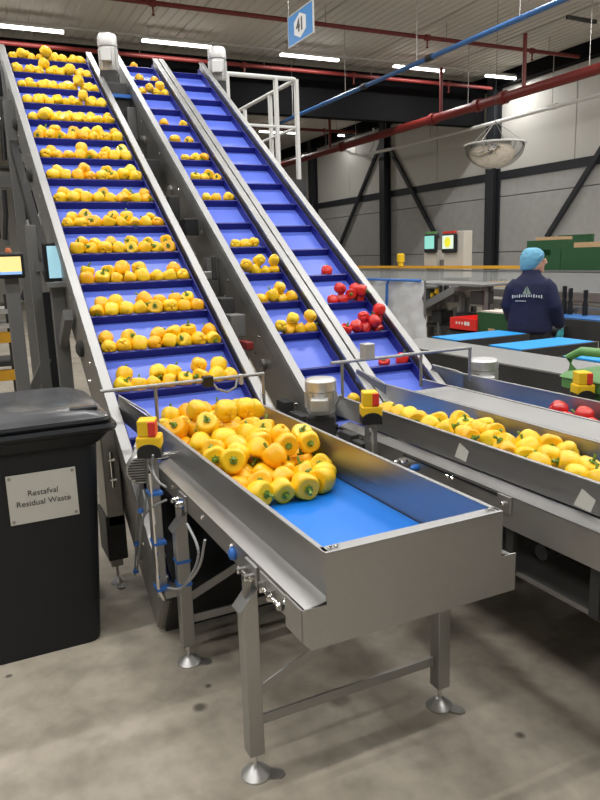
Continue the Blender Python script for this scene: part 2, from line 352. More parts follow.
mb = [ony(372, 130, 13.6), ony(371, 146, 13.6), ony(368, 153, 13.6), ony(358, 155, 13.6), ony(350, 153, 13.6), ony(343, 149, 13.6)]
t = thing('conduit_pipe', 'thin pale conduit along the back wall with an upturned loop at its end', 'pipe', ony(400, 146, 13.6))
obj('pipe', B().tube([ony(343, 149, 13.6), ony(352, 154, 13.6), ony(362, 155.5, 13.6), ony(400, 147, 13.6), ony(470, 129, 13.6), ony(610, 92, 13.6)], .05, 8), WHITEP, t, True)
obj('loop', B().tube([ony(373.5, 128, 13.6), ony(373, 146, 13.6), ony(370, 152, 13.6), ony(366, 154, 13.6)], .035, 8), WHITEP, t, True)
for px, py in ((356, 155), (430, 139), (552, 108)):
    c = ony(px, py, 13.6); obj('hanger_rod', B().tube([c, (c[0], c[1], 6.3)], .012, 6), STEELD, t)
c = ony(552, 107, 13.6); obj('junction_box', B().box(c-[.15, .04, .06], c+[.15, .04, .06]), PAINTL, t)
c = ony(578, 19, 10.9); single('ceiling_sensor', B().bar(onz(567, 17, 6.1), onz(596, 22, 6.1), .05, .07), DARKM, 'short dark sensor bar hung below the ceiling at the right', 'sensor')
# ---- hanging sign 41
Ys = 4.4; c00 = ony(289, 48, Ys); c01 = ony(289, 18, Ys); c10 = ony(313, 30, Ys)
xs0, xs1, zs0, zs1 = c00[0], c10[0]+.0, 4.39, 4.75
t = thing('hanging_sign', 'blue hanging sign with the number 41 in a white hexagon', 'sign', ((xs0+xs1)/2, Ys, zs0))
obj('board', B().box((xs0, Ys, zs0), (xs1, Ys+.012, zs1)), SIGNB, t)
mb = B(); e = .012
for (a, b) in (((xs0-e, zs0-e), (xs1+e, zs0)), ((xs0-e, zs1), (xs1+e, zs1+e)), ((xs0-e, zs0), (xs0, zs1)), ((xs1, zs0), (xs1+e, zs1))): mb.box((a[0], Ys-.004, a[1]), (b[0], Ys+.016, b[1]))
obj('frame', mb, PAINTL, t)
cx, cz = (xs0+xs1)/2, (zs0+zs1)/2
obj('hexagon', B().prism([(cx+.20*math.sin(k*PI/3), Ys-.001, cz+.15*math.cos(k*PI/3)) for k in range(6)], (0, -.003, 0)), WHITE, t)
text_mesh('number', '41', .21, DGREY, t, Matrix.Translation((cx, Ys-.006, cz)) @ Matrix.Rotation(PI/2, 4, 'X'), .001, font_bold=.008)
for x in (xs0+.02, xs1-.02): obj('hanger_wire', B().tube([(x, Ys, zs1), (x, Ys, ZC+.02)], .004, 6), STEELD, t)
# ---- convex mirror
mc = (ony(475, 145, 9.5)+ony(516, 144, 9.5))/2; R_ = .56
t = thing('convex_mirror', 'half-dome convex safety mirror hanging in front of the wall column', 'mirror', mc)
obj('dome', B().lathe(mc, [(R_*math.sin(a), -R_*.80*math.cos(a)) for a in np.linspace(.02, PI/2, 12)], 28), mat('mirror_acrylic', (.85, .84, .82), .06, 1, .1, 3), t, True)
obj('rim', B().ring(mc, R_, .018, n=28), PAINTL, t, True)
for a in range(4):
    q = mc+R_*np.array([math.cos(a*PI/2+.4), math.sin(a*PI/2+.4), 0]); obj('chain', B().tube([q, mc+[0, 0, .42]], .008, 6), STEELD, t)
obj('hanger_rod', B().tube([mc+[0, 0, .42], (mc[0], mc[1], ZC)], .004, 6), DARKM, t)
# ================================================================== INCLINED CONVEYORS
OB = -1.30; OR = -1.19; UTOP = 8.27
def bolt_row(mb, pts, ax, r=.012, h=.012):
    for q in pts: mb.lathe(q, [(r, 0), (r, h*.6), (r*.6, h)], 6, ax)
def gearmotor(parent, base, h, r, up=(0, 0, 1), side=(1, 0, 0)):
    base = np.array(base, float); up = np.array(up, float); side = np.array(side, float)
    g = obj('gearbox', B().bar(base-up*.16, base, r*1.9, r*1.9, side), DARKM, parent, bev=.01)
    mb = B().lathe(base, [(r*.9, 0), (r, .02), (r, h*.62), (r*.92, h*.64)], 20, up)
    for k in range(12):
        a = 2*PI*k/12; b1 = np.cross(up, side); d = math.cos(a)*side+math.sin(a)*b1
        mb.bar(base+up*.03+d*r, base+up*h*.6+d*r, .005, .018, d)
    mo = obj('motor', mb, ALU, parent, True)
    mb = B().lathe(base+up*h*.64, [(r*1.06, 0), (r*1.08, .01), (r*1.08, h*.27), (r*.95, h*.33), (r*.5, h*.36)], 20, up)
    obj('fan_cover', mb, ALU, mo, True)
    obj('terminal_box', B().bar(base+up*h*.18+side*(r+.035), base+up*h*.52+side*(r+.035), r*1.15, .07, side), ALU, parent, bev=.006)
    return mo
def incline(label, yL, yR, U0, phase, skirt=-1.60):
    t = thing('incline_conveyor', label, 'conveyor', (ip(U0, (yL+yR)/2, -1.6)[0], (yL+yR)/2, 0), 'inclined cleated conveyors')
    for sgn, y in ((-1, yL), (1, yR)):
        pl = obj('side_plate', B().ibox(U0, UTOP-.02, min(y, y+sgn*.012), max(y, y+sgn*.012), skirt, OR-.01), STEELD, t)
        mb = B(); bolt_row(mb, [ip(U, y+sgn*.012, o) for U in np.arange(U0+.3, UTOP, .62) for o in (-1.36, -1.50)], (0, sgn, 0)); obj('bolt', mb, CHROME, pl)['kind'] = 'stuff'
        mb = B().ibox(U0+.1, UTOP, min(y-sgn*.018, y+sgn*.034), max(y-sgn*.018, y+sgn*.034), OR-.018, OR)
        mb.ibox(U0+.1, UTOP, min(y+sgn*.028, y+sgn*.034), max(y+sgn*.028, y+sgn*.034), OR-.10, OR-.018)
        obj('rail', mb, RAIL, t, bev=.004)
        obj('inner_lip', B().ibox(U0+.1, UTOP, min(y-sgn*.004, y-sgn*.0), max(y-sgn*.004, y-sgn*.0), OB, OR-.018), STEEL, t)
        mb = B(); n = 0
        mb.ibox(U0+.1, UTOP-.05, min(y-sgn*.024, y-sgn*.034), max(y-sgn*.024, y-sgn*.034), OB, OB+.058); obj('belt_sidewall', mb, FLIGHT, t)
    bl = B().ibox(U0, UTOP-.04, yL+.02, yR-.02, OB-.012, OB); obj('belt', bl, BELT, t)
    obj('bottom_pan', B().ibox(U0, UTOP-.1, yL, yR, skirt-.01, skirt+.0), STEELD, t)
    obj('tail_plate', B().ibox(U0-.012, U0, yL, yR, skirt, OB-.06), STEELD, t)
    obj('head_roller', B().tube([ip(UTOP-.1, yL+.02, OB-.075), ip(UTOP-.1, yR-.02, OB-.075)], .07, 14), BLACKP, t, True)
    fm = None; Us = []
    for k in range(-1, 20):
        U = phase-.3252*k
        if U < U0+.3 or U > UTOP-.05: continue
        Us.append(U)
        if fm is None:
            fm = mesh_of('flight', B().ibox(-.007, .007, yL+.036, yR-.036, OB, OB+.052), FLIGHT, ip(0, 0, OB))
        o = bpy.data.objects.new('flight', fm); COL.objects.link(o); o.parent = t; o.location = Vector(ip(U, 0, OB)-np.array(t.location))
    return t, Us
C1 = (.648, 1.425); C2 = (1.715, 2.085); C3 = (2.165, 2.580)
c1, U1 = incline('wide inclined cleated conveyor on the left full of yellow peppers', *C1, 2.40, 8.115)
obj('tail_cover', B().ibox(2.38, 3.02, C1[0]+.02, C1[1]-.02, -1.235, -1.225), BLACKP, c1)
obj('tail_cover_end', B().ibox(2.37, 2.385, C1[0]+.02, C1[1]-.02, -1.60, -1.225), BLACKP, c1)
c2, U2 = incline('narrow middle inclined conveyor carrying fewer yellow peppers', *C2, 2.50, 8.145)
c3, U3 = incline('narrow right inclined conveyor carrying a few red peppers', *C3, 2.50, 8.095)
obj('channel_plate', B().ibox(3.25, UTOP-.05, C2[1]+.02, C3[0]-.02, OR-.05, OR-.04), RAIL, c2)
# support legs of the inclines
def post(mb, x, y, z0, z1, w=.08): return mb.box((x-w/2, y-w/2, z0), (x+w/2, y+w/2, z1))
def rail_z(x, o): return (o-x*SA)/CA
def foot(parent, x, y, r=.045, tab=(1, 0)):
    o = obj('foot', B().lathe((x, y, 0), [(r, 0), (r, .006), (r*.8, .016), (r*.4, .030), (.012, .036)], 18), ALU, parent, True)
    d = np.array([tab[0], tab[1], 0.]); d /= np.linalg.norm(d); q = np.array([-d[1], d[0], 0])
    c = np.array([x, y, 0.]); obj('fixing_tab', B().prism([c+d*.02+q*.03, c+d*.085+q*.018, c+d*.095, c+d*.085-q*.018, c+d*.02-q*.03], (0, 0, .007)), STEELD, o)
    obj('stem', B().tube([(x, y, .03), (x, y, .12)], .009, 8), CHROME, o, True)
for cv, (yl, yr) in ((c1, C1), (c2, C2), (c3, C3)):
    for x in (-4.85, -6.9):
        for y in ((yl-.055,) if cv is not c3 else ())+((yr+.055,) if cv is not c2 else ()):
            z1 = rail_z(x, -1.36) if x < -5 or y > .7 else 1.50; obj('leg', post(B(), x, y, .1, z1, .085), PAINTG, cv, bev=.004); foot(cv, x, y)
y = C1[0]-.055
obj('leg_brace', B().bar((-4.85, y, 1.12), (-4.45, y, 1.38-.04), .05, .07), PAINTG, c1)
obj('leg_bracket', B().box((-4.95, y-.07, 1.50), (-4.72, y+.05, 1.53)), RAIL, c1)
obj('leg', post(B(), -3.49, .585, .1, .62, .06), STEELD, c1, bev=.003); foot(c1, -3.49, .585, .04)
obj('guard_cover', B().box((-3.60, .545, .34), (-3.40, .632, .88)), STEELD, c1, bev=.008)
obj('guard_box', B().box((-3.62, .535, .16), (-3.40, .632, .40)), DARKM, c1, bev=.005)
for z in (.70, .60):
    obj('latch', B().tube([(-3.40, .575, z), (-3.36, .575, z), (-3.36, .60, z)], .008, 8), CHROME, c1, True)
obj('latch', B().tube([(-3.365, .585, .56), (-3.365, .585, .74)], .008, 8), CHROME, c1, True)
# head motors
q = ony(108, 66, 1.52); gearmotor(c1, (q[0], 1.53, q[2]-.05), .33, .082, (0, 0, 1), (.93, -.36, 0))
obj('motor_mount', B().box((q[0]-.22, 1.44, q[2]-.62), (q[0]+.10, 1.66, q[2]-.16)), DARKM, c1, bev=.01)
obj('motor_bracket', B().box((q[0]-.14, 1.43, q[2]-.30), (q[0]+.14, 1.68, q[2]-.27)), TIE, c1)
q = ony(217, 76, 2.70); gearmotor(c3, (q[0], 2.71, q[2]-.06), .34, .088, (0, 0, 1), (.93, -.36, 0))
# things between the wide and the middle incline: bearings, air unit, boxes, hoses on the side plates
for (px, py, Yp, sz, mt_, nm) in ((120, 130, 1.60, (.10, .06, .12), ALU, 'valve_box'), (134, 150, 1.60, (.20, .08, .16), BLACKP, 'drive_cover'),
                                  (150, 175, 1.60, (.26, .10, .22), DARKM, 'drive_cover'), (172, 210, 1.58, (.16, .08, .20), DARKM, 'drive_cover'), (186, 228, 1.58, (.30, .10, .12), BLACKP, 'drive_cover'),
                                  (205, 275, 1.58, (.15, .06, .05), ALU, 'clamp_block'), (214, 268, 1.60, (.03, .03, .16), DARKM, 'tension_rod'),
                                  (222, 305, 1.57, (.22, .10, .10), DARKM, 'drive_cover'), (234, 325, 1.57, (.16, .1, .14), PAINTG, 'valve_box'), (246, 345, 1.57, (.14, .05, .05), mat('dark_red_paint', (.22, .02, .02), .5), 'red_bracket')):
    q = ony(px, py, Yp); s_ = np.array(sz)/2; obj(nm, B().box(q-s_, q+s_), mt_, c2, bev=.006)
for pts in ([(128, 150), (121, 140), (120, 128), (127, 122)], [(150, 190), (140, 178), (132, 170), (136, 160)]):
    obj('hose', B().tube([ony(a, b, 1.62) for a, b in pts], .010, 8), CABLE, c2, True)
for k in range(5):
    obj('cross_member', B().tube([ip(3.5+k*1.05, C1[1], -1.52), ip(3.5+k*1.05, C2[0], -1.52)], .03, 10), DARKM, c1, True)
# ================================================================== LEVEL FEED CONVEYORS
def estop(parent, x, y, z, zlow, face=(.92, -.38), post_w=.044):
    d = np.array([face[0], face[1], 0.]); d /= np.linalg.norm(d); q = np.array([-d[1], d[0], 0]); c = np.array([x, y, z])
    e_ = obj('emergency_stop', B().prism([c-q*.048+d*.045, c+q*.048+d*.045, c+q*.048-d*.045, c-q*.048-d*.045], (0, 0, .05)), ESY, parent, bev=.008)
    arch = [c-q*.046+d*.048+np.array([0, 0, -.035])]+[c+q*(.046*math.cos(a))+d*.048+np.array([0, 0, -.008+.030*math.sin(a)]) for a in np.linspace(PI, 0, 9)]+[c+q*.046+d*.048+np.array([0, 0, -.035])]
    obj('base', B().prism(arch, -d*.095), BLACKP, e_, bev=.003)
    obj('shroud', B().prism([c-q*.040+d*.040+[0, 0, .05], c+q*.030+d*.040+[0, 0, .05], c+q*.030-d*.038+[0, 0, .05], c-q*.040-d*.038+[0, 0, .05]], (0, 0, .065)), ESY, e_, bev=.006)
    obj('red_button', B().prism([c+q*.002+d*.046+[0, 0, .052], c+q*.032+d*.046+[0, 0, .052], c+q*.032-d*.02+[0, 0, .052], c+q*.002-d*.02+[0, 0, .052]], (0, 0, .058)), ESR, e_, bev=.004)
    obj('stop_post', post(B(), x, y, zlow, z-.03, post_w), STEEL, parent, bev=.003)
    return e_
def trough(label, cat, y0, y1, rim, x0, x1, zb, zl, fy0, fy1, fz, wallbot=None):
    """y0,y1 inner walls; rim height; zb belt; zl ledge height; fy0,fy1 frame faces; fz frame bottom"""
    t = thing('feed_conveyor', label, cat, ((x0+x1)/2, (y0+y1)/2, 0), 'level trough conveyors')
    for sgn, y, fy in ((-1, y0, fy0), (1, y1, fy1)):
        wl_ = obj('trough_wall', B().box((x0, min(y, y+sgn*.004), zb-.01), (x1, max(y, y+sgn*.004), rim)), STEEL, t)
        obj('rim', B().box((x0, min(y-sgn*.002, y+sgn*.014), rim-.004), (x1, max(y-sgn*.002, y+sgn*.014), rim+.004)), RAIL, wl_, bev=.002)
        obj('ledge', B().hexa([(x0+.25, y+sgn*.004, zl+.012), (x1, y+sgn*.004, zl+.012), (x1, fy, zl-.004), (x0+.25, fy, zl-.004),
                               (x0+.25, y+sgn*.004, zl+.016), (x1, y+sgn*.004, zl+.016), (x1, fy, zl), (x0+.25, fy, zl)]), STEEL, t)
        obj('side_frame', B().box((x0+.25, min(fy, fy-sgn*.008), fz), (x1, max(fy, fy-sgn*.008), zl)), STEELD, t, bev=.002)
    b_ = B().box((x0+.06, y0+.006, zb-.008), (x1-.035, y1-.006, zb)); obj('belt', b_, BELTB, t)
    obj('tail_roller', B().tube([(x0+.06, y0+.006, zb-.034), (x0+.06, y1-.006, zb-.034)], .026, 14), STEEL, t, True)
    obj('slider_bed', B().box((x0+.26, fy0+.01, fz+.005), (x1-.04, fy1-.01, fz+.015)), STEELD, t)
    return t
X0, X1 = -3.28, -1.50; YA, YB = .79, 1.36; RIM = .89; FA, FB_ = .718, 1.415
t1 = trough('steel trough conveyor in the foreground with blue belt and a pile of yellow peppers', 'conveyor', YA, YB, RIM, X0, X1, .722, .745, FA, FB_, .668)
ep = obj('end_plate', B().prism([(X1, YA-.012, RIM), (X1, YB+.012, RIM), (X1, YB+.012, .748), (X1, FB_+.012, .748), (X1, FB_+.012, .628), (X1, FA+.012, .628), (X1, FA-.012, .655), (X1, FA-.012, .748), (X1, YA-.012, .748)], (.005, 0, 0)), STEEL, t1)
obj('end_flange', B().box((X1-.035, YA-.012, RIM), (X1+.006, YB+.012, RIM+.004)), RAIL, ep, bev=.002)
obj('end_return', B().box((X1-.10, FA-.014, .656), (X1+.001, FA-.008, .748)), STEEL, ep)
mb = B(); bolt_row(mb, [(X1-.015, YA+.012, RIM+.004), (X1-.015, YA+.03, RIM+.004), (X1-.015, YB-.03, RIM+.004), (X1-.015, YB-.012, RIM+.004)], (0, 0, 1), .007, .008); obj('bolt', mb, CHROME, ep)['kind'] = 'stuff'
mb = B(); bolt_row(mb, [(x, FA, .715) for x in (-1.62, -2.05, -2.35, -2.75)], (0, -1, 0), .009, .01); obj('bolt', mb, CHROME, t1)['kind'] = 'stuff'
def flare(parent, xw, yw, zw, xr, yr, zr, zlow):
    mb = B().prism([(xw, yw, zlow), (xw, yw, zw), (xr, yr, zr), (xr-.02, yr, zr-.12)], (0, .004 if yr > yw else -.004, 0)); obj('flare_plate', mb, STEEL, parent)
    obj('flare_rim', B().tube([(xw, yw, zw), ((xw*2+xr)/3, yw+(yr-yw)*.2, (zw*2+zr)/3), (xr, yr, zr)], .006, 8), RAIL, parent, True)
flare(t1, X0, YA, RIM, X0-.20, C1[0]+.02, .99, .745); flare(t1, X0, YB, RIM, X0-.13, C1[1]-.012, .95, .745)
# legs, feet and braces
for x in (-1.86, -2.588):
    for y, s_ in ((.692, -1), (1.428, 1)):
        w = .052; a = w/2
        lg = obj('leg', B().hexa([(x-a, y-a, .085), (x+a, y-a, .085), (x+a, y+a, .085), (x-a, y+a, .085),
                                 (x-a, y-a, .60 if s_ < 0 else .66), (x+a, y-a, .60 if s_ < 0 else .66), (x+a, y+a, .66 if s_ < 0 else .60), (x-a, y+a, .66 if s_ < 0 else .60)]), STEEL, t1, bev=.003)
        z_lo, z_hi = .600, .662; ylo, yhi = (y-a-.012, y+a) if s_ < 0 else (y+a+.012, y-a)
        obj('cap_plate', B().hexa([(x-a-.008, ylo, z_lo-.012), (x+a+.008, ylo, z_lo-.012), (x+a+.008, yhi, z_hi), (x-a-.008, yhi, z_hi),
                                   (x-a-.008, ylo, z_lo-.006), (x+a+.008, ylo, z_lo-.006), (x+a+.008, yhi, z_hi+.006), (x-a-.008, yhi, z_hi+.006)]), RAIL, lg)
        fy = FA if s_ < 0 else FB_
        br = obj('bracket', B().box((x-.045, min(fy, fy+s_*.012), .672), (x+.045, max(fy, fy+s_*.012), .738)), STEEL, t1, bev=.003)
        mb = B()
        for dx in (-.028, .028):
            mb.lathe((x+dx, fy+s_*.012, .705), [(.011, 0), (.011, .03), (.007, .034)], 8, (0, s_, 0))
        mb.tube([(x-.05, fy+s_*.03, .705), (x+.05, fy+s_*.03, .705)], .006, 8); obj('clamp_bolt', mb, CHROME, br, True)
        obj('hanger_strap', B().box((x-.012, min(y-.01, y+.01), .60), (x+.012, max(y-.01, y+.01), .70)), STEELD, t1)
        foot(t1, x, y, .05, (.8, .55) if y > 1 else (.5, .85))
    obj('cross_brace', B().bar((x, .715, .193), (x, 1.405, .193), .008, .034, (0, 0, 1)), RAIL, t1)
    obj('diagonal_brace', B().bar((x-.012, .715, .283), (x-.012, 1.40, .56), .006, .034, (0, 0, 1)), RAIL, t1)
# bracket plates on the frame near the front leg
obj('tension_plate', B().box((-1.80, FA-.006, .672), (-1.57, FA, .735)), STEELD, t1, bev=.006)
for x in (-1.76, -1.70):
    mb = B().tube([(x, FA-.02, .705), (x+.075, FA-.02, .705)], .007, 8); mb.lathe((x+.075, FA-.02, .705), [(.012, 0), (.012, .012)], 6, (1, 0, 0)); mb.box((x, FA-.028, .69), (x+.012, FA, .72)); obj('tension_bolt', mb, CHROME, t1, True)
q = ony(232, 558, FA-.01); obj('air_fitting', B().lathe((q[0], FA, .70), [(.020, 0), (.022, .008), (.018, .016), (.010, .02)], 12, (0, -1, 0)), TIE, t1, True)
q = ony(183, 501, FA-.01); obj('air_fitting', B().lathe((q[0], FA, .70), [(.018, 0), (.02, .012), (.014, .03)], 12, (0, -1, 0)), TIE, t1, True)
def sm(p):
    p = [np.array(q, float) for q in p]
    for _ in range(3): p = [p[0]]+[w_ for a_, b_ in zip(p[:-1], p[1:]) for w_ in (a_*.75+b_*.25, a_*.25+b_*.75)]+[p[-1]]
    return p
# emergency stop, its post, cables and blue ties
e1 = estop(t1, -2.67, .618, .925, .29)
obj('post_clamp', B().box((-2.69, .618, .30), (-2.60, .70, .33)), STEEL, t1)
obj('cable_conduit', B().tube([(-2.648, .605, .86), (-2.63, .60, .83), (-2.632, .60, .6), (-2.632, .60, .33), (-2.64, .62, .28)], .008, 8), CHROME, t1, True)
for (x, y, z) in ((-2.64, .606, .74), (-2.64, .606, .53), (-2.64, .606, .33), (-2.588, .692, .46), (-2.588, .692, .36)):
    hw_ = .026 if x < -2.6 else .0285; xc2 = -2.67 if x < -2.6 else x; yc2 = .618 if x < -2.6 else y; obj('cable_tie', B().box((xc2-hw_, yc2-hw_, z-.006), (xc2+hw_+(.02 if x < -2.6 else 0), yc2+hw_, z+.006)), TIE, t1)
for pts in ([(153, 455), (152, 470), (158, 482), (166, 487)], [(166, 500), (150, 508), (141, 520), (140, 545), (137, 570)], [(187, 524), (198, 545), (199, 560), (189, 580), (180, 590), (168, 588)],
            [(205, 540), (200, 570), (180, 590)], [(143, 490), (146, 505), (141, 530), (139, 560)], [(140, 485), (138, 500), (136, 540), (135, 575)]):
    obj('cable', B().tube(sm([ony(a, b, .60) for a, b in pts]), .0045, 7), CABLE, t1, True)
for a, b in ((141, 512), (137, 545), (136, 572)): obj('cable_tie', B().lathe(ony(a, b, .60), [(.013, 0), (.013, .012)], 10), TIE, t1, True)
# drive motor beside the wide incline, fan end towards the viewer
md = ony(140, 471, .60); ax = np.array([.93, -.30, .05]); ax /= np.linalg.norm(ax); sd = np.array([.30, .93, 0]); base = md-ax*.26
mb = B().lathe(base, [(.045, 0), (.056, .015), (.056, .17), (.05, .175)], 20, ax)
for k in range(14):
    a = 2*PI*k/14; zz = np.cross(ax, sd); d = math.cos(a)*sd+math.sin(a)*zz; mb.bar(base+ax*.03+d*.055, base+ax*.16+d*.055, .005, .014, d)
mo = obj('drive_motor', mb, ALU, t1, True)
fc = obj('fan_cover', B().lathe(base+ax*.175, [(.060, 0), (.063, .01), (.063, .06), (.056, .075), (.02, .079)], 22, ax), ALU, mo, True)
zz = np.cross(ax, sd); mb = B()
for k in range(-4, 5):
    hw = math.sqrt(max(.0, .052**2-(k*.0115)**2)); c = base+ax*.256+zz*(k*.0115); mb.bar(c-sd*hw, c+sd*hw, .005, .004, ax)
obj('fan_grille', mb, DARKM, mo)
obj('drive_gearbox', B().bar(base-ax*.12, base+ax*.005, .10, .11), ALU, t1, bev=.012)
mb = B(); mb.tube([(-3.05, .64, .77), (-3.05, .80, .77)], .018, 10); obj('drive_shaft', mb, CHROME, t1, True)
for x in (-3.10, -2.95): obj('bearing_block', B().lathe((x, .70, .80-.02), [(.035, 0), (.035, .03), (.02, .045)], 12, (0, -1, 0)), DARKM, t1, True)
# sensor bars over the ends
def sensor_bar(parent, X, p0, p1, posts, zlow, r=.009):
    a, b = onx(*p0, X), onx(*p1, X); b[2] = a[2] = (a[2]+b[2])/2
    s_ = obj('sensor_bar', B().tube([a, b], r, 8), RAIL, parent, True)
    for px in posts:
        f_ = (px-p0[0])/(p1[0]-p0[0]); c = onx(px, p0[1]+(p1[1]-p0[1])*f_, X); obj('sensor_post', B().tube([(X, c[1], a[2]), (X, c[1], zlow)], r, 8), RAIL, s_, True)
    return a, b
a, b = sensor_bar(t1, -3.36, (100, 390), (264, 375), (155, 263), .80)
obj('sensor_cable', B().tube([(-3.36, b[1]-.30, b[2]), (-3.34, b[1]-.27, b[2]-.05), (-3.33, b[1]-.22, b[2]-.07), (-3.34, b[1]-.17, b[2]-.05), (-3.36, b[1]-.15, b[2])], .006, 7), CABLE, t1, True)
obj('sensor', B().box((-3.38, b[1]-.34, b[2]-.035), (-3.33, b[1]-.29, b[2]+.02)), BLACKP, t1, bev=.004)
obj('sensor', B().box((-3.38, b[1]-.14, b[2]-.045), (-3.35, b[1]-.12, b[2]+.01)), ALU, t1, bev=.004)
# ---- second trough
X0b, X1b = -3.36, -.60
t2 = trough('second trough conveyor with yellow peppers between the foreground trough and the red one', 'conveyor', 1.79, 2.17, .90, X0b, X1b, .800, .768, 1.722, 2.26, .640)
flare(t2, X0b, 1.79, .90, X0b-.10, C2[0]+.02, .95, .745); flare(t2, X0b, 2.17, .90, X0b-.16, C2[1]-.012, .98, .745)
obj('end_plate', B().box((X1b, 1.72, .63), (X1b+.005, 2.26, .90)), STEEL, t2)
obj('slot_gap', B().box((-2.52, 1.716, .752), (-1.86, 1.7215, .760)), BLACKP, t2)
obj('joint_plate', B().box((-1.90, 1.712, .70), (-1.83, 1.722, .766)), STEELD, t2, bev=.003)
mb = B(); bolt_row(mb, [(-1.865, 1.712, .735), (-2.2, 1.722, .745), (-2.17, 1.722, .745), (-2.9, 1.722, .72)], (0, -1, 0), .010, .012); obj('bolt', mb, CHROME, t2)['kind'] = 'stuff'
for (a_, b_) in (((462, 452), 0), ((585, 500), 0)):
    c = ony(*a_, 1.786); s_ = .045
    obj('pale_patch', B().prism([(c[0]-s_, 1.785, c[2]-.03), (c[0]+s_*.6, 1.785, c[2]-.035), (c[0]+s_, 1.785, c[2]+.012), (c[0]-s_*.3, 1.785, c[2]+.035)], (0, -.0012, 0)), PAPER, t2)  # pale skewed patch on the near trough wall
for x in (-2.9, -.72):
    for y in (1.70, 2.28):
        obj('leg', post(B(), x, y, .085, .66, .052), STEEL, t2, bev=.003); foot(t2, x, y, .05)
    obj('cross_brace', B().bar((x, 1.72, .193), (x, 2.26, .193), .008, .034), RAIL, t2)
obj('drip_tray', B().box((-3.0, 1.80, .42), (-1.0, 2.22, .44)), STEELD, t2, bev=.003)
for x_ in (-2.3, -1.9, -1.5): obj('tray_hanger', B().box((x_-.02, 1.78, .43), (x_+.02, 1.80, .645)), DARKM, t2)
for x_ in (-2.55, -2.15, -1.7, -1.3): obj('return_roller', B().tube([(x_, 1.74, .60), (x_, 2.24, .60)], .03, 10), BLACKP, t2, True)
e2 = estop(t2, -2.69, 1.655, .915, .60)
obj('cable_conduit', B().tube([(-2.66, 1.63, .86), (-2.64, 1.63, .84), (-2.64, 1.63, .66)], .008, 8), CHROME, t2, True)
obj('post_clamp', B().box((-2.71, 1.64, .66), (-2.67, 1.722, .70)), STEEL, t2)
for (px, py) in ((397, 462), (404, 463), (414, 468)):
    q = ony(px, py, 1.70); obj('air_fitting', B().lathe((q[0], 1.722, q[2]), [(.014, 0), (.016, .02), (.01, .04)], 10, (0, -1, 0)), TIE if px == 414 else CHROME, t2, True)
gearmotor(t2, (-3.08, 1.60, .86), .185, .075, (0, 0, 1), (.85, -.52, 0))
obj('motor_bracket', B().box((-3.22, 1.50, .66), (-2.9, 1.72, .70)), STEELD, t2)
for pts in ([(341, 395), (335, 408), (329, 420), (325, 428)], [(325, 424), (335, 430), (345, 437)], [(330, 425), (345, 430), (356, 437), (362, 440)], [(335, 432), (348, 442), (362, 446)]):
    obj('cable', B().tube(sm([ony(a, b, 1.66) for a, b in pts]), .006, 7), CABLE if pts[0][0] != 330 else CABLEB, t2, True)
for (px, py, sz) in ((349, 436, (.12, .05, .04)), (330, 428, (.08, .06, .05)), (360, 444, (.10, .04, .03)), (300, 420, (.16, .06, .08)), (285, 405, (.12, .06, .06))):
    q = ony(px, py, 1.64); s_ = np.array(sz)/2; obj('valve_block', B().box(q-s_, q+s_), DARKM, t2, bev=.006)
a, b = sensor_bar(t2, -3.14, (331, 367), (402, 352), (342,), .90)
obj('sensor', B().box((-3.17, a[1]+.19, a[2]+.0), (-3.11, a[1]+.25, a[2]+.085)), ALU, t2, bev=.004)
# ---- third trough
ys = float(onz(480, 393, .905)[1])
t3 = trough('third trough conveyor at the back carrying red peppers', 'conveyor', ys, 2.735, .905, X0b, X1b, .735, .768, ys-.05, 2.80, .640)
sh = obj('cover_sheet', B().box((-3.10, 2.186, .900), (X1b, ys-.006, .904)), RAIL, t3)
flare(t3, X0b, 2.735, .905, X0b-.12, C3[1]+.01, .96, .745)
obj('added_light_blocker', B().box((-3.0, 2.79, .06), (X1b, 2.80, .66)), DARKM, t3)  # unseen panel added to block light and darken the floor under the troughs
for x in (-2.9, -.72):
    obj('leg', post(B(), x, 2.83, .085, .70, .052), STEEL, t3, bev=.003); foot(t3, x, 2.83, .05)
a, b = sensor_bar(t3, -3.20, (400, 356), (471, 347), (421, 470), .90)
q = ony(483, 382, 2.90); gearmotor(t3, (q[0], 2.90, .79), .20, .085, (0, 0, 1), (.85, -.52, 0))
obj('motor_bracket', B().box((q[0]-.16, 2.79, .66), (q[0]+.16, 3.02, .69)), STEELD, t3)
e3 = estop(t3, *ony(583, 381, 2.87)[:2], .90, .0)
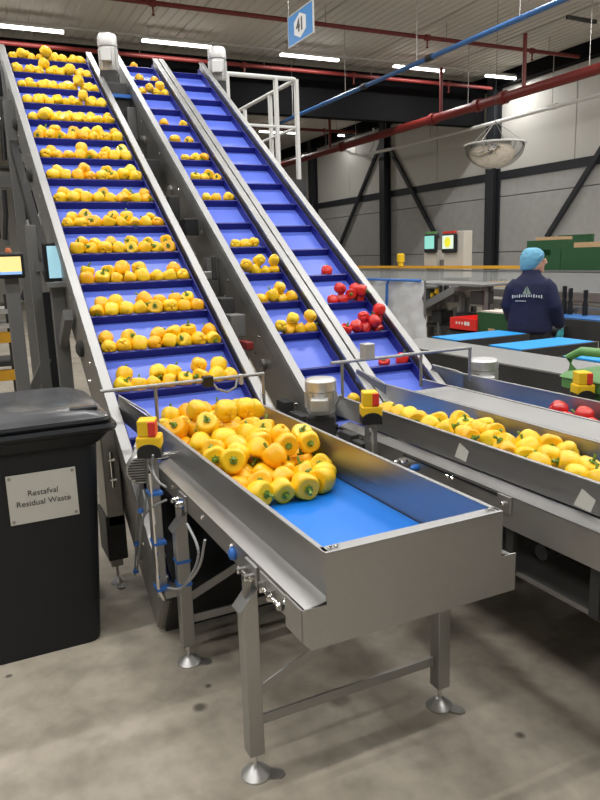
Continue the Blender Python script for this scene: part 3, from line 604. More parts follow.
# ================================================================== PEPPERS
def pepper_mesh(name, mt, lobes, elong, taper, seed, nu=20, nv=12):
    r_ = np.random.default_rng(seed); ph = r_.uniform(0, 6.28); mb = B(); vs = []; fs = []
    amp = r_.uniform(.85, 1.12, lobes)
    for i in range(nv+1):
        a = PI*i/nv; z = -math.cos(a)          # -1 blossom end .. 1 stem end
        rr = (abs(math.sin(a))**.62)
        for j in range(nu):
            p = 2*PI*j/nu; lb = abs(math.cos(lobes*p/2+ph)); la = amp[int((p*lobes/(2*PI)+ph) % lobes)]
            k = rr*(1-.15*(1-lb)**1.5*(.4+.6*rr))*(1+taper*z)*(.97+.05*la)
            zz = z*elong
            if z > .75: zz -= (z-.75)*1.25*elong           # dimple round the stem
            if z < -.80: zz += (-.80-z)*.9*elong*(1.2-lb)
            vs.append((.047*k*math.cos(p), .047*k*math.sin(p), .047*zz))
    for i in range(nv):
        for j in range(nu): fs.append((i*nu+j, i*nu+(j+1) % nu, (i+1)*nu+(j+1) % nu, (i+1)*nu+j))
    fs += [tuple(range(nu))[::-1], tuple(range(nv*nu, (nv+1)*nu))]
    mb.add(vs, fs); me = mesh_of(name, mb, mt, smooth=True)
    me.polygons.foreach_set('use_smooth', [True]*len(me.polygons))
    try:
        at = me.attributes.get('sharp_edge')
        if at: me.attributes.remove(at)
    except Exception: pass
    return me
def stem_mesh(elong):
    zt = .047*elong*.72; mb = B(); n = 14
    vs = [(0, 0, zt+.006)]; 
    for j in range(n):
        r = .017 if j % 2 else .011; vs.append((r*math.cos(2*PI*j/n), r*math.sin(2*PI*j/n), zt+(.004 if j % 2 else .006)))
    for j in range(n): vs.append((.010*math.cos(2*PI*j/n), .010*math.sin(2*PI*j/n), zt-.006))
    mb.add(vs, [(0, 1+j, 1+(j+1) % n) for j in range(n)]+[(1+j, 1+n+j, 1+n+(j+1) % n, 1+(j+1) % n) for j in range(n)])
    mb.tube([(0, 0, zt), (.001, 0, zt+.012), (.004, .001, zt+.022), (.009, .002, zt+.030)], .0055, 7, .0065)
    return mesh_of('stem', mb, STEM, smooth=True)
VAR = [(4, .98, .06, 1), (3, 1.05, .09, 2), (4, 1.12, .10, 3), (4, .92, .03, 4)]
YM = [(pepper_mesh('yellow_pepper', YEL, *v), stem_mesh(v[1])) for v in VAR]
RM = [(pepper_mesh('red_pepper', REDP, *v), stem_mesh(v[1])) for v in VAR[:3]]
def relax(p, r, planes, grav, it=120, g=.0012, bound=None):
    p = np.array(p, float); r = np.array(r, float); N = len(p)
    for k in range(it):
        p = p+np.array(grav)*g*(1 if k < it*.8 else .3)
        for s_ in range(3):
            if N > 1:
                d = p[:, None]-p[None]; L = np.linalg.norm(d, axis=2)+np.eye(N); mn = (r[:, None]+r[None])*.93
                ov = np.clip(mn-L, 0, None)*(1-np.eye(N)); p = p+(d/L[:, :, None]*ov[:, :, None]).sum(1)*.42
            for nn, dd in planes:
                nn = np.array(nn, float); pen = dd+r-p@nn; p = p+np.clip(pen, 0, None)[:, None]*nn
    return p
def rand_rot(): 
    q = rng.normal(size=4); q /= np.linalg.norm(q); from mathutils import Quaternion; return Quaternion(q).to_euler()
def rot_to(d, roll):
    return (Vector(d).to_track_quat('Z', 'Y') @ Matrix.Rotation(roll, 3, 'Z').to_quaternion()).to_euler()
def pepper(kind, p, s, lab, grp, stems=True, rot=None):
    M_, st = (YM if kind == 'y' else RM)[rng.integers(0, 4 if kind == 'y' else 3)]
    o = bpy.data.objects.new('yellow_bell_pepper' if kind == 'y' else 'red_bell_pepper', M_); COL.objects.link(o)
    o.location = [float(q) for q in p]; o.scale = (s, s, s); o.rotation_euler = rot or rand_rot()
    o['label'] = lab; o['category'] = 'bell pepper'; o['group'] = grp
    if stems:
        c = bpy.data.objects.new('stem', st); COL.objects.link(c); c.parent = o
    return o
def nth(n): return '%d%s' % (n, 'th' if 10 <= n % 100 <= 20 else {1: 'st', 2: 'nd', 3: 'rd'}.get(n % 10, 'th'))
def updir():      # stem mostly turned up the slope or to the side, sometimes to the viewer
    d = np.array([-.6, .1, .5])+rng.normal(size=3)*.55 if rng.uniform() < .82 else np.array([.8, -.3, .2])+rng.normal(size=3)*.4
    return rot_to(d, rng.uniform(0, 6))
FAR = []
ROWN = ['topmost', 'second', 'third', 'fourth', 'fifth', 'sixth', 'seventh', 'eighth', 'ninth', 'tenth', 'eleventh', 'twelfth', 'thirteenth', 'fourteenth', 'fifteenth', 'sixteenth']
# ---- wide incline: one row of peppers on each flight  (segments: start, end, count, second layer)
SEG = [[(0, .98, 9, 3)], [(0, 1, 9, 5)], [(.06, 1, 9, 4)], [(.05, .17, 1, 0), (.22, 1, 8, 3)], [(.04, .24, 2, 0), (.28, 1, 7, 5)], [(.04, 1, 8, 6)],
       [(.04, .60, 5, 2), (.64, .97, 3, 2)], [(.08, 1, 8, 4)], [(.03, 1, 8, 5)], [(.03, .98, 8, 5)], [(.02, 1, 8, 6)], [(.04, .62, 5, 4), (.68, .98, 3, 1)],
       [(.02, 1, 8, 6)], [(.02, 1, 8, 6)], [(.03, .97, 8, 5)], [(.30, .97, 6, 5)]]
yl, yr = C1[0]+.036, C1[1]-.036
for k, U in enumerate(U1[:16]):
    seg = SEG[min(k, 15)]; P = []; R0 = []
    for (a, b, n, n2) in seg:
        for i in range(n):
            f_ = a+(b-a)*(i+.5)/n; r = rng.uniform(.043, .051)
            P.append(ip(U+.007+r+.002, yl+(yr-yl)*f_+rng.normal()*.006, OB+r+.004)); R0.append(r)
        for i in range(n2):
            f_ = a+(b-a)*(i+.5+rng.uniform(-.25, .25))/n2; r = rng.uniform(.042, .050) if k > 4 else .041
            P.append(ip(U+.10+rng.uniform(0, .03), yl+(yr-yl)*f_, OB+r+.05)); R0.append(r)
    pl = [(NV, OB), (UV, U+.007), ((0, 1, 0), yl), ((0, -1, 0), -yr)]
    P = relax(P, R0, pl, (0, 0, -1), 140, .0011)
    order = np.argsort(P[:, 1])
    for n_, i in enumerate(order):
        o = pepper('y', P[i], R0[i]/.047*.985, 'yellow bell pepper, %s from left in the %s row of the wide incline' % (nth(n_+1), ROWN[k]), 'yellow peppers on the wide incline, %s row' % ROWN[k], k > 4, updir())
        if k < 5: FAR.append(o)
# the smallest, farthest rows are joined
bm = bmesh.new()
for o in FAR:
    k0 = len(bm.verts); bm.from_mesh(o.data); bm.verts.ensure_lookup_table()
    mw = Matrix.LocRotScale(o.location, o.rotation_euler, o.scale)
    for v in bm.verts[k0:]: v.co = mw @ v.co
    bpy.data.objects.remove(o)
me = bpy.data.meshes.new('yellow_bell_peppers'); bm.to_mesh(me); bm.free(); me.materials.append(YEL)
o = bpy.data.objects.new('yellow_bell_peppers', me); COL.objects.link(o); o['kind'] = 'stuff'
tag(o, 'yellow bell peppers in the five topmost rows of the wide inclined conveyor', 'bell peppers')
# ---- middle incline (photo positions)
C2P = [[(132, 62)], [(138, 76), (153, 77)], [(144, 90), (149, 91), (158, 88), (162, 92), (169, 92)], [(163, 121), (187, 122)], [(175, 139), (188, 138)], [(185, 157), (195, 157), (205, 157)],
       [(196, 173), (203, 176), (211, 176), (219, 176)], [(206, 196), (216, 197), (231, 196)], [(238, 243), (245, 242), (252, 243)], [(243, 263), (249, 269), (256, 268), (263, 266), (268, 267), (275, 268)],
       [(262, 296), (271, 297), (278, 292), (285, 297), (291, 296)], [(277, 325), (285, 327), (291, 324), (299, 327), (305, 324), (312, 326)], [(347, 386)]]
def on_incline(groups, Us, yy, kind, word, start=0):
    for gi, g in enumerate(groups):
        P = [inc(x, y, OB+.05) for x, y in g]; U = np.mean([p@UV for p in P]); f_ = max([u_ for u_ in Us if u_ < U+.02] or [min(Us)])
        R0 = [rng.uniform(.038, .044) for _ in g]
        P = [ip(f_+.007+r+.004+(.03 if (i % 3 == 2) else 0), min(max(p[1], yy[0]+.08), yy[1]-.08), OB+r+.01+(.04 if (i % 3 == 2 and len(g) > 4) else 0)) for i, (p, r) in enumerate(zip(P, R0))]
        P = relax(P, R0, [(NV, OB), (UV, f_+.007), ((0, 1, 0), yy[0]+.036), ((0, -1, 0), -yy[1]+.036)], (0, 0, -1), 60, .0008)
        for n_, i in enumerate(np.argsort(P[:, 1])):
            p, r = P[i], R0[i]
            pepper(kind, p, r/.047, '%s bell pepper, %s from left in the %s occupied row of the %s incline' % ('yellow' if kind == 'y' else 'red', nth(n_+1), ROWN[gi], word), '%s peppers on the %s incline, %s row' % ('yellow' if kind == 'y' else 'red', word, ROWN[gi]), True, updir())
on_incline(C2P, U2, C2, 'y', 'middle')
C3P = [[(327, 271)], [(330, 293), (337, 290), (343, 296), (352, 288), (358, 295), (347, 295), (361, 290)],
       [(352, 325), (358, 325), (363, 320), (368, 326), (374, 321), (380, 325), (367, 308), (364, 315)], [(382, 357), (401, 357)]]
on_incline(C3P, U3, C3, 'r', 'right')
# ---- pile in the foreground trough
P = []; R0 = []
xf = lambda y: -2.23-.16*((y-.80)/.55-.35)**2*2.2      # front edge of the pile
for i in range(14):
    for j in range(6):
        x = -3.25+i*.0905+rng.normal()*.008; y = .845+j*.093+(.045 if i % 2 else 0)+rng.normal()*.006
        if y > 1.33 or x > xf(y)-.04: continue
        r = rng.uniform(.045, .053); P.append((x, y, .722+r)); R0.append(r)
for i in range(10):
    for j in range(5):
        x = -3.20+i*.098+rng.normal()*.012; y = .88+j*.097+(.04 if i % 2 else 0)+rng.normal()*.010
        if y > 1.31 or x > xf(y)-.20: continue
        if rng.uniform() < .22: continue
        r = rng.uniform(.046, .053); P.append((x, y, .722+.128)); R0.append(r)
for q in [(-3.18, 1.27), (-3.17, 1.12), (-3.12, 1.20), (-3.2, .98), (-2.98, 1.06), (-2.9, .93)]: P.append((q[0], q[1], .722+.205)); R0.append(.051)
nb = len(P)
P = relax(P, R0, [((0, 0, 1), .722), ((0, 1, 0), YA+.004), ((0, -1, 0), -YB+.004), ((1, 0, 0), -3.36)], (0, 0, -1), 26, .0012)
cnt = {}
for i in np.argsort(-P[:, 0]):
    p, r = P[i], R0[i]; top = p[2] > .80; front = p[0] > -2.52
    if not top and not front:     # wholly buried under the upper layer: left out
        ab = [(q-p) for j, q in enumerate(P) if j != i and q[2] > p[2]+.05 and np.linalg.norm((q-p)[:2]) < .105]
        if len(ab) >= 4 and p[0] < -2.65: continue
    key = 'at the pile front' if front and not top else ('on top of the pile' if top else 'low in the pile')
    cnt[key] = cnt.get(key, 0)+1
    lab = 'yellow pepper %s in the foreground trough, %s from the empty belt' % (key.replace('the pile', 'the heap'), nth(cnt[key]))
    rot = rot_to((.8+rng.normal()*.4, -.35+rng.normal()*.5, .15+rng.normal()*.5), rng.uniform(0, 6)) if (front or rng.uniform() < .3) else updir()
    pepper('y', p, r/.047*1.03, lab, 'yellow peppers %s in the foreground trough' % key, True, rot)
# ---- second trough
T2P = [(389, 407), (400, 410), (410, 413), (418, 416), (430, 419), (441, 417), (446, 426), (460, 418), (474, 421), (464, 429), (472, 435), (483, 423), (491, 421), (490, 429), (492, 437), (504, 441), (527, 444), (522, 450),
       (541, 439), (551, 439), (564, 444), (552, 453), (570, 458), (583, 462), (538, 459), (578, 470), (598, 475), (512, 446)]
P = []; R0 = []
for (x, y) in T2P:
    q = onz(x, y, .872); q[1] = min(max(q[1], 1.845), 2.115); q[2] = .868; P.append(q); R0.append(rng.uniform(.045, .052))
P = relax(P, R0, [((0, 0, 1), .800), ((0, 1, 0), 1.795), ((0, -1, 0), -2.166)], (0, 0, -1), 30, .0008)
for n_, i in enumerate(np.argsort(-P[:, 0])):
    pepper('y', P[i], R0[i]/.047, 'yellow bell pepper in the second trough, %s counted from the right edge of the photo' % nth(n_+1), 'yellow peppers in the second trough', True, updir())
# ---- third trough
for k, (x, y) in enumerate([(569, 409), (577, 411), (594, 415), (603, 417)]):
    q = onz(x, y, .84); q[1] = min(q[1], 2.66); pepper('r', (q[0], q[1], .80 if k % 2 else .845), 1.02, 'upper red bell pepper in the third trough, %s from the left' % nth(k+1), 'red peppers in the third trough')
    pepper('r', (q[0]+.02, q[1]-.05, .782), 1.0, 'lower red bell pepper in the third trough, %s from the left' % nth(k+1), 'red peppers in the third trough')
# ================================================================== WASTE BIN
bx, by0, by1 = -2.90, -.05, .53
t = thing('waste_bin', 'black wheeled waste bin with a Restafval sign standing at the left', 'bin', (-3.22, .18, 0))
def rr_ring(x0, x1, y0, y1, z, r, n=5):
    pts = []
    for (cx, cy, a0) in ((x1-r, y1-r, 0), (x0+r, y1-r, PI/2), (x0+r, y0+r, PI), (x1-r, y0+r, 1.5*PI)):
        for k in range(n): a = a0+PI/2*k/(n-1); pts.append((cx+r*math.cos(a), cy+r*math.sin(a), z))
    return pts
def loft(rings, cap=True):
    mb = B(); n = len(rings[0]); vs = [q for R__ in rings for q in R__]; fs = []
    for i in range(len(rings)-1):
        for j in range(n): fs.append((i*n+j, i*n+(j+1) % n, (i+1)*n+(j+1) % n, (i+1)*n+j))
    if cap: fs += [tuple(range(n))[::-1], tuple(range((len(rings)-1)*n, len(rings)*n))]
    return mb.add(vs, fs)
def lerp(a, b, f_): return a+(b-a)*f_
rings = []
for z, f_ in ((.0, -.08), (.02, 0), (.3, .32), (.6, .64), (.90, .97)):
    rings.append(rr_ring(lerp(-3.36, -3.50, f_), lerp(-2.95, -2.925, f_), lerp(-.04, -.10, f_)-.02, lerp(.405, .462, f_), z, .05))
rings.append(rr_ring(-3.53, -2.905, -.13, .475, .915, .05)); rings.append(rr_ring(-3.55, -2.89, -.155, .515, .955, .05)); rings.append(rr_ring(-3.56, -2.875, -.17, .53, .962, .045)); rings.append(rr_ring(-3.56, -2.875, -.17, .53, .992, .045))
obj('body', loft(rings), BINP, t, True)
obj('rim', loft([rr_ring(-3.565, -2.868, -.176, .536, .968, .045), rr_ring(-3.565, -2.862, -.18, .54, .980, .045), rr_ring(-3.565, -2.868, -.176, .536, .994, .045)]), BINP, t, True)
ld = obj('lid', loft([rr_ring(-3.57, -2.895, -.155, .515, .996, .05), rr_ring(-3.57, -2.893, -.155, .515, 1.020, .05), rr_ring(-3.56, -2.905, -.14, .50, 1.034, .07), rr_ring(-3.54, -2.96, -.09, .45, 1.056, .09), rr_ring(-3.50, -3.02, -.04, .40, 1.064, .1)]), BINLID, t, True)
obj('lid_edge', loft([rr_ring(-3.57, -2.885, -.162, .522, 1.0, .05), rr_ring(-3.57, -2.882, -.165, .525, 1.008, .05), rr_ring(-3.57, -2.885, -.162, .522, 1.016, .05)]), BINP, ld, True)
obj('lid_handle', B().box((-2.99, .36, 1.040), (-2.95, .475, 1.058)), BINP, ld, bev=.006)
obj('hinge_bar', B().tube([(-3.60, -.12, 1.0), (-3.60, .48, 1.0)], .016, 10), BINP, t, True)
for y in (-.06, .40): obj('wheel', B().lathe((-3.47, y, .10), [(.1, 0), (.1, .05)], 18, (0, 1, 0)), BLACKP, t, True)
# sign plate
def face_x(z): return lerp(-2.95, -2.925, z/.93)+.002
ang = math.atan2(.025, .93)
zc_, yc_ = .715, .222
pm = Matrix.Translation((face_x(zc_)+.003, yc_, zc_)) @ Matrix.Rotation(ang, 4, 'Y')
mb = B(); V = [pm @ Vector(q) for q in [(-.002, -.135, -.105), (.002, -.135, -.105), (.002, .135, -.105), (-.002, .135, -.105), (-.002, -.135, .105), (.002, -.135, .105), (.002, .135, .105), (-.002, .135, .105)]]
mb.hexa([tuple(v) for v in V]); sp = obj('sign_plate', mb, PAPER, t, label='pale sign plate reading Restafval Residual Waste')
tm = pm @ Matrix.Translation((.0028, 0, 0)) @ Matrix.Rotation(PI/2, 4, 'Z') @ Matrix.Rotation(PI/2, 4, 'X')
text_mesh('lettering', 'Restafval', .034, INK, sp, tm @ Matrix.Translation((.0, .020, 0)), .0005)
text_mesh('lettering', 'Residual Waste', .034, INK, sp, tm @ Matrix.Translation((.0, -.022, 0)), .0005)
for y, z in ((-.122, -.092), (.122, -.092), (-.122, .092), (.122, .092)):
    q = pm @ Vector((.002, y, z)); obj('screw', B().lathe(tuple(q), [(.007, 0), (.006, .003)], 8, (1, 0, 0)), STEELD, sp)
# ================================================================== BACKGROUND ON THE RIGHT
def table_legs(mb_parent, xs, ys, z, mt=STEELD, w=.06):
    for x in xs:
        for y in ys: obj('leg', post(B(), x, y, 0, z, w), mt, mb_parent)
# long grey side conveyor behind the troughs
t = thing('transfer_conveyor', 'long grey topped conveyor frame behind the third trough', 'conveyor', (-3.3, 3.7, 0))
obj('top', B().box((-5.40, 3.45, .835), (-1.2, 3.96, .85)), mat('grey_top', (.30, .30, .295), .45, .35, .08, 5), t, bev=.003)
obj('side_panel', B().box((-5.38, 3.455, .60), (-1.2, 3.47, .835)), DARKM, t); obj('side_panel', B().box((-5.38, 3.94, .60), (-1.2, 3.955, .835)), DARKM, t)
obj('side_rail', B().box((-5.38, 3.44, .70), (-1.2, 3.455, .715)), STEEL, t); obj('end_panel', B().box((-5.40, 3.46, .60), (-5.38, 3.95, .835)), STEELD, t)
for k in range(6):
    x = -5.0+k*.62; obj('bearing', B().lathe((x, 3.455, .665), [(.035, 0), (.035, .012), (.015, .02)], 10, (0, -1, 0)), STEELD, t, True)
table_legs(t, (-5.2, -3.6, -1.6), (3.5, 3.9), .60)
# blue cross belts
for k, (xc_, lab) in enumerate(((-5.16, 'left'), (-4.37, 'middle'), (-3.56, 'right'))):
    t = thing('cross_conveyor', '%s one of the three short blue cross belts before the worker' % lab, 'conveyor', (xc_, 4.4, 0), 'blue cross belts')
    obj('belt', B().box((xc_-.19, 3.98, .85), (xc_+.19, 4.78, .862)), mat('sky_blue_belt', (.012, .33, .85), .45, 0, .05, 5), t)
    for s_ in (-1, 1): obj('side_frame', B().box((xc_+s_*.205-.012, 3.97, .76), (xc_+s_*.205+.012, 4.80, .858)), DARKM, t)
    obj('bed', B().box((xc_-.19, 3.99, .80), (xc_+.19, 4.78, .846)), STEELD, t)
    obj('roller', B().tube([(xc_-.19, 4.78, .835), (xc_+.19, 4.78, .835)], .026, 12), STEEL, t, True)
    for x in (-.2, .2):
        for y in (4.05, 4.72): obj('leg', post(B(), xc_+x, y, 0, .78, .04), STEELD, t)
c = onz(590, 338, .84); single('grey_side_belt', B().box((-4.12, 4.84, .78), (-2.6, 5.20, .84)).box((-4.0, 4.9, .0), (-3.9, 5.1, .78)).box((-2.9, 4.9, .0), (-2.8, 5.1, .78)), STEELD, 'dark grey side conveyor to the right of the worker', 'conveyor', bev=.004)
# long packing line with clear guard and yellow rails
t = thing('packing_line', 'long steel packing line with a clear guard behind the worker', 'conveyor', (-8, 6.9, 0))
obj('bed', B().box((-17, 6.6, .86), (-3.5, 7.3, .98)), STEELD, t, bev=.004)
obj('front_guide', B().box((-17, 6.56, 1.02), (-3.5, 6.58, 1.12)), STEEL, t)
obj('clear_guard', B().box((-17, 6.57, 1.12), (-3.5, 6.576, 1.36)), CLEAR, t)
obj('guard_rail', B().box((-17, 6.56, 1.355), (-3.5, 6.59, 1.375)), RAIL, t)
obj('front_panel', B().box((-6.6, 6.58, 1.0), (-3.5, 6.62, 1.33)), STEELD, t)
obj('rear_rail', B().box((-17, 7.32, 1.36), (-3.5, 7.36, 1.405)), YELBAR, t)
for k in range(12):
    x = -16.4+k*1.1; obj('leg', post(B(), x, 6.64, 0, .86, .07), DARKM, t); obj('leg', post(B(), x, 7.26, 0, .86, .07), DARKM, t)
    obj('guard_post', B().box((x-.015, 6.58, .98), (x+.015, 6.6, 1.36)), STEEL, t)
    obj('roller_motor', B().lathe((x+.4, 6.56, .92), [(.05, 0), (.05, .06), (.03, .08)], 12, (0, -1, 0)), DARKM, t, True)
# back rails in yellow at the right
t = thing('yellow_barrier', 'yellow striped guide barrier under the green boxes at the right', 'barrier', (-6, 8.2, 0))
for z in (.80, 1.02): obj('rail', B().box((-9.4, 8.18, z), (-4, 8.22, z+.10)), YELBAR, t)
obj('panel', B().box((-9.4, 8.22, .70), (-4, 8.25, 1.12)), WHITEP, t)
for x in (-9.2, -7, -5): obj('post', post(B(), x, 8.3, 0, 1.15, .08), DARKM, t)
# far blue belt to the right of the worker
a = onz(562, 304, .88); b = onz(620, 318, .88)
t = thing('blue_belt_conveyor', 'blue belt conveyor running behind the worker at the right', 'conveyor', (-5, 5.9, 0))
obj('belt', B().box((-5.85, 5.80, .90), (-3.2, 6.20, .912)), mat('dull_blue_belt', (.02, .13, .38), .45, 0, .1, 5), t)
obj('front_frame', B().box((-5.85, 5.77, .70), (-3.2, 5.80, .90)), DARKM, t); obj('hand_rail', B().box((-5.85, 6.21, .96), (-3.2, 6.24, .99)), RAIL, t)
for x in (-5.7, -5.0, -4.3, -3.6):
    obj('leg', post(B(), x, 5.85, 0, .70, .06), DARKM, t); obj('rail_post', B().box((x-.01, 6.21, .9), (x+.01, 6.24, .97)), STEEL, t)
    obj('roller_motor', B().tube([(x+.1, 5.75, .78), (x+.3, 5.75, .78)], .05, 10), DARKM, t, True)
# weighing / sorting machine: screens on posts and a chute
t = thing('chute_table', 'inclined grey chute table with yellow peppers below the two screens', 'chute', (-7.2, 6.0, 0))
pA, pB = ony(420, 313, 5.9), ony(470, 286, 5.9)
obj('chute', B().hexa([pA+[0, -.25, -.05], pB+[0, -.25, -.05], pB+[0, .35, -.05], pA+[0, .35, -.05], pA+[0, -.25, 0], pB+[0, -.25, 0], pB+[0, .35, 0], pA+[0, .35, 0]]), STEELD, t)
obj('chute_side', B().hexa([pA+[0, -.26, -.08], pB+[0, -.26, -.08], pB+[0, -.25, -.08], pA+[0, -.25, -.08], pA+[0, -.26, .02], pB+[0, -.26, .02], pB+[0, -.25, .02], pA+[0, -.25, .02]]), PAINTG, t)
q0, q1 = ony(424, 281, 6.0), ony(500, 283, 6.0)
obj('tray_top', B().box((q0[0], 5.7, q0[2]-.03), (q1[0], 6.2, q0[2])), RAIL, t, bev=.004)
for k in range(7):
    x = lerp(q0[0]+.1, q1[0]-.1, k/6); obj('leg', post(B(), x, 5.86+.28*(k % 2), 0, q0[2]-.03, .05), PAINTG, t)
for z in (.35, .62): obj('shelf', B().box((q0[0]+.05, 5.84, z), (q1[0]-.05, 6.18, z+.04)), DARKM, t)
for k in range(5):
    x = lerp(q0[0]+.3, q1[0]-.2, k/4); z = .70 if k % 2 else .98; obj('motor_unit', B().box((x-.12, 5.80, z), (x+.10, 6.0, z+.16)), [DARKM, BLACKP, PAINTG, BLACKP, DARKM][k], t, bev=.01)
for k, (x, y) in enumerate([(424, 298), (431, 295), (438, 291)]):
    q = ony(x, y, 5.85); pepper('y', (q[0], 5.85, q[2]), 1.0, 'yellow bell pepper on the inclined chute under the screens, %s from the left' % nth(k+1), 'yellow peppers on the chute', False)
pc = ony(450, 232, 7.0); zt = ony(445, 232, 7.0)[2]
t = thing('screen_column', 'pale control column carrying two upright screens with coloured tops', 'control panel', (pc[0], 7.5, 0))
x0_, x1_ = ony(424, 250, 7.45)[0], ony(462, 250, 7.45)[0]
for (a_, b_) in (((424, 251), (436, 268)), ((444, 232), (463, 278))):
    u0, u1 = ony(*a_, 7.42), ony(*b_, 7.42); obj('cabinet', B().box((u0[0], 7.42, u1[2]), (u1[0], 7.60, u0[2])), mat('cream_cabinet', (.55, .52, .46), .5, 0, .06, 5), t, bev=.01)
obj('mount_beam', B().box((x0_, 7.5, 1.0), (x1_, 7.6, 1.5)), PAINTG, t); obj('column_base', B().box((x0_+.1, 7.45, 0), (x1_-.1, 7.65, 1.0)), PAINTG, t)
SCRB = mat('screen_teal', (.30, .75, .66), .3, emit=.38); SCRY = mat('screen_pale', (.75, .90, .75), .3, emit=.38); SCRM = mat('screen_yellow', (.85, .80, .05), .3, emit=.38)
for (px0, px1, py0, py1, mtS, cap) in ((423.5, 435.5, 234, 253, SCRB, GREENH), (441, 455, 233.5, 253, SCRY, ESR)):
    u0, u1 = ony(px0, py0, 7.36), ony(px1, py1, 7.36)
    s_ = obj('screen_case', B().box((u0[0], 7.36, u1[2]), (u1[0], 7.42, u0[2])), BLACKP, t, bev=.03)
    w_ = u1[0]-u0[0]; h_ = u0[2]-u1[2]
    obj('screen', B().box((u0[0]+w_*.12, 7.352, u1[2]+h_*.22), (u1[0]-w_*.12, 7.362, u0[2]-h_*.12)), mtS, s_)
    if mtS is SCRY: obj('screen_icon', B().lathe(((u0[0]+u1[0])/2, 7.352, u1[2]+h_*.55), [(w_*.22, 0), (w_*.22, .004)], 16, (0, -1, 0)), SCRM, s_)
    obj('top_cap', B().box((u0[0]+w_*.1, 7.37, u0[2]-.005), (u1[0]-w_*.1, 7.42, u0[2]+.03)), cap, s_)
# white sheet on a blue tube frame
t = thing('sheet_screen', 'white plastic sheet hung over a blue tube frame behind the red peppers', 'screen', (-7.7, 5.2, 0))
tl, tr, br_ = ony(368, 279, 5.2), ony(423, 281, 5.2), ony(428, 347, 5.2)
mb = B(); nx, nz = 16, 12; vs = []; fs = []
for i in range(nx+1):
    for j in range(nz+1):
        x = lerp(tl[0]-.4, tr[0]+.06*(1-j/nz), i/nx); z = lerp(br_[2]-.05, tl[2], j/nz); vs.append((x, 5.2+.02*math.sin(i*1.9+j*.7)+.015*math.sin(j*2.3-i), z))
k0 = len(vs); vs += [(a, b+.006, c) for a, b, c in vs]
for i in range(nx):
    for j in range(nz):
        a = i*(nz+1)+j; fs += [(a, a+nz+1, a+nz+2, a+1), (k0+a, k0+a+1, k0+a+nz+2, k0+a+nz+1)]
mb.add(vs, fs); obj('sheet', mb, SHEET, t, True)
obj('frame_tube', B().tube([(tl[0]-.4, 5.16, tl[2]), (tr[0], 5.16, tl[2])], .018, 8), TIE, t, True)
xm = ony(387, 300, 5.15)[0]; obj('frame_tube', B().tube([(xm+.04, 5.15, tl[2]), (xm, 5.15, tl[2]-.06), (xm-.02, 5.15, tl[2]-.5)], .018, 8), TIE, t, True)
for x in (tl[0]-.35, tr[0]-.02): obj('stand_leg', B().tube([(x, 5.24, 0), (x, 5.24, tl[2])], .018, 8), STEEL, t, True)
# crates
def crate(px, py0, py1, px1, Y, dep, mt_, nm, lab, z0=None, handle=True, marks=0):
    a, b = ony(px, py0, Y), ony(px1, py1, Y); z1 = a[2]; z0 = b[2] if z0 is None else z0; th = .02
    t = thing(nm, lab, 'crate', ((a[0]+b[0])/2, Y+dep/2, z0))
    obj('base', B().box((a[0], Y, z0), (b[0], Y+dep, z0+.02)), mt_, t)
    xm, hw, zm = (a[0]+b[0])/2, (b[0]-a[0])*.22, lerp(z0, z1, .62); hz = (z1-z0)*.09
    mb = B()
    if handle:
        mb.box((a[0], Y, z0), (b[0], Y+th, zm-hz)); mb.box((a[0], Y, zm+hz), (b[0], Y+th, z1)); mb.box((a[0], Y, zm-hz), (xm-hw, Y+th, zm+hz)); mb.box((xm+hw, Y, zm-hz), (b[0], Y+th, zm+hz))
    else: mb.box((a[0], Y, z0), (b[0], Y+th, z1))
    obj('front', mb, mt_, t); obj('back', B().box((a[0], Y+dep-th, z0), (b[0], Y+dep, z1)), mt_, t)
    for x in (a[0], b[0]-th): obj('side', B().box((x, Y+th, z0), (x+th, Y+dep-th, z1)), mt_, t)
    for k in range(marks):
        w_ = (b[0]-a[0]); x = a[0]+w_*(.24+.11*k); h_ = .022 if k > 2 else .014
        obj('white_mark', B().box((x, Y-.002, zm-h_), (x+w_*(.085 if k > 2 else .05), Y, zm+h_)), WHITE, t)
    return t, a, b, z0, z1
RC = mat('red_crate_plastic', (.78, .03, .025), .45, 0, .06, 6)
t, a, b, z0, z1 = crate(450, 317, 333, 475.5, 5.35, .40, RC, 'plastic_crate', 'red plastic crate with white marks beside the blue cross belt', handle=False, marks=5)
single('crate_stand', B().box((a[0], 5.37, z0-.04), (b[0]+.9, 5.76, z0-.0)).box((a[0]+.05, 5.45, 0), (a[0]+.11, 5.51, z0-.04)).box((b[0]+.8, 5.45, 0), (b[0]+.86, 5.51, z0-.04)), DARKM, 'low dark stand under the red crate and the green box', 'stand')
t, a, b, z0, z1 = crate(477.5, 312, 331, 510, 5.38, .40, GREENB, 'cardboard_box', 'dark green cardboard box at the left of the worker', z0, False)
obj('contents_liner', B().box((a[0]+.03, 5.41, z1-.05), (b[0]-.03, 5.75, z1+.015)), mat('pale_liner', (.70, .62, .55), .6, 0, .2, 20), t)
obj('print_patch', B().box((lerp(a[0], b[0], .35), 5.377, lerp(z0, z1, .12)), (lerp(a[0], b[0], .55), 5.38, lerp(z0, z1, .28))), KRAFT, t)
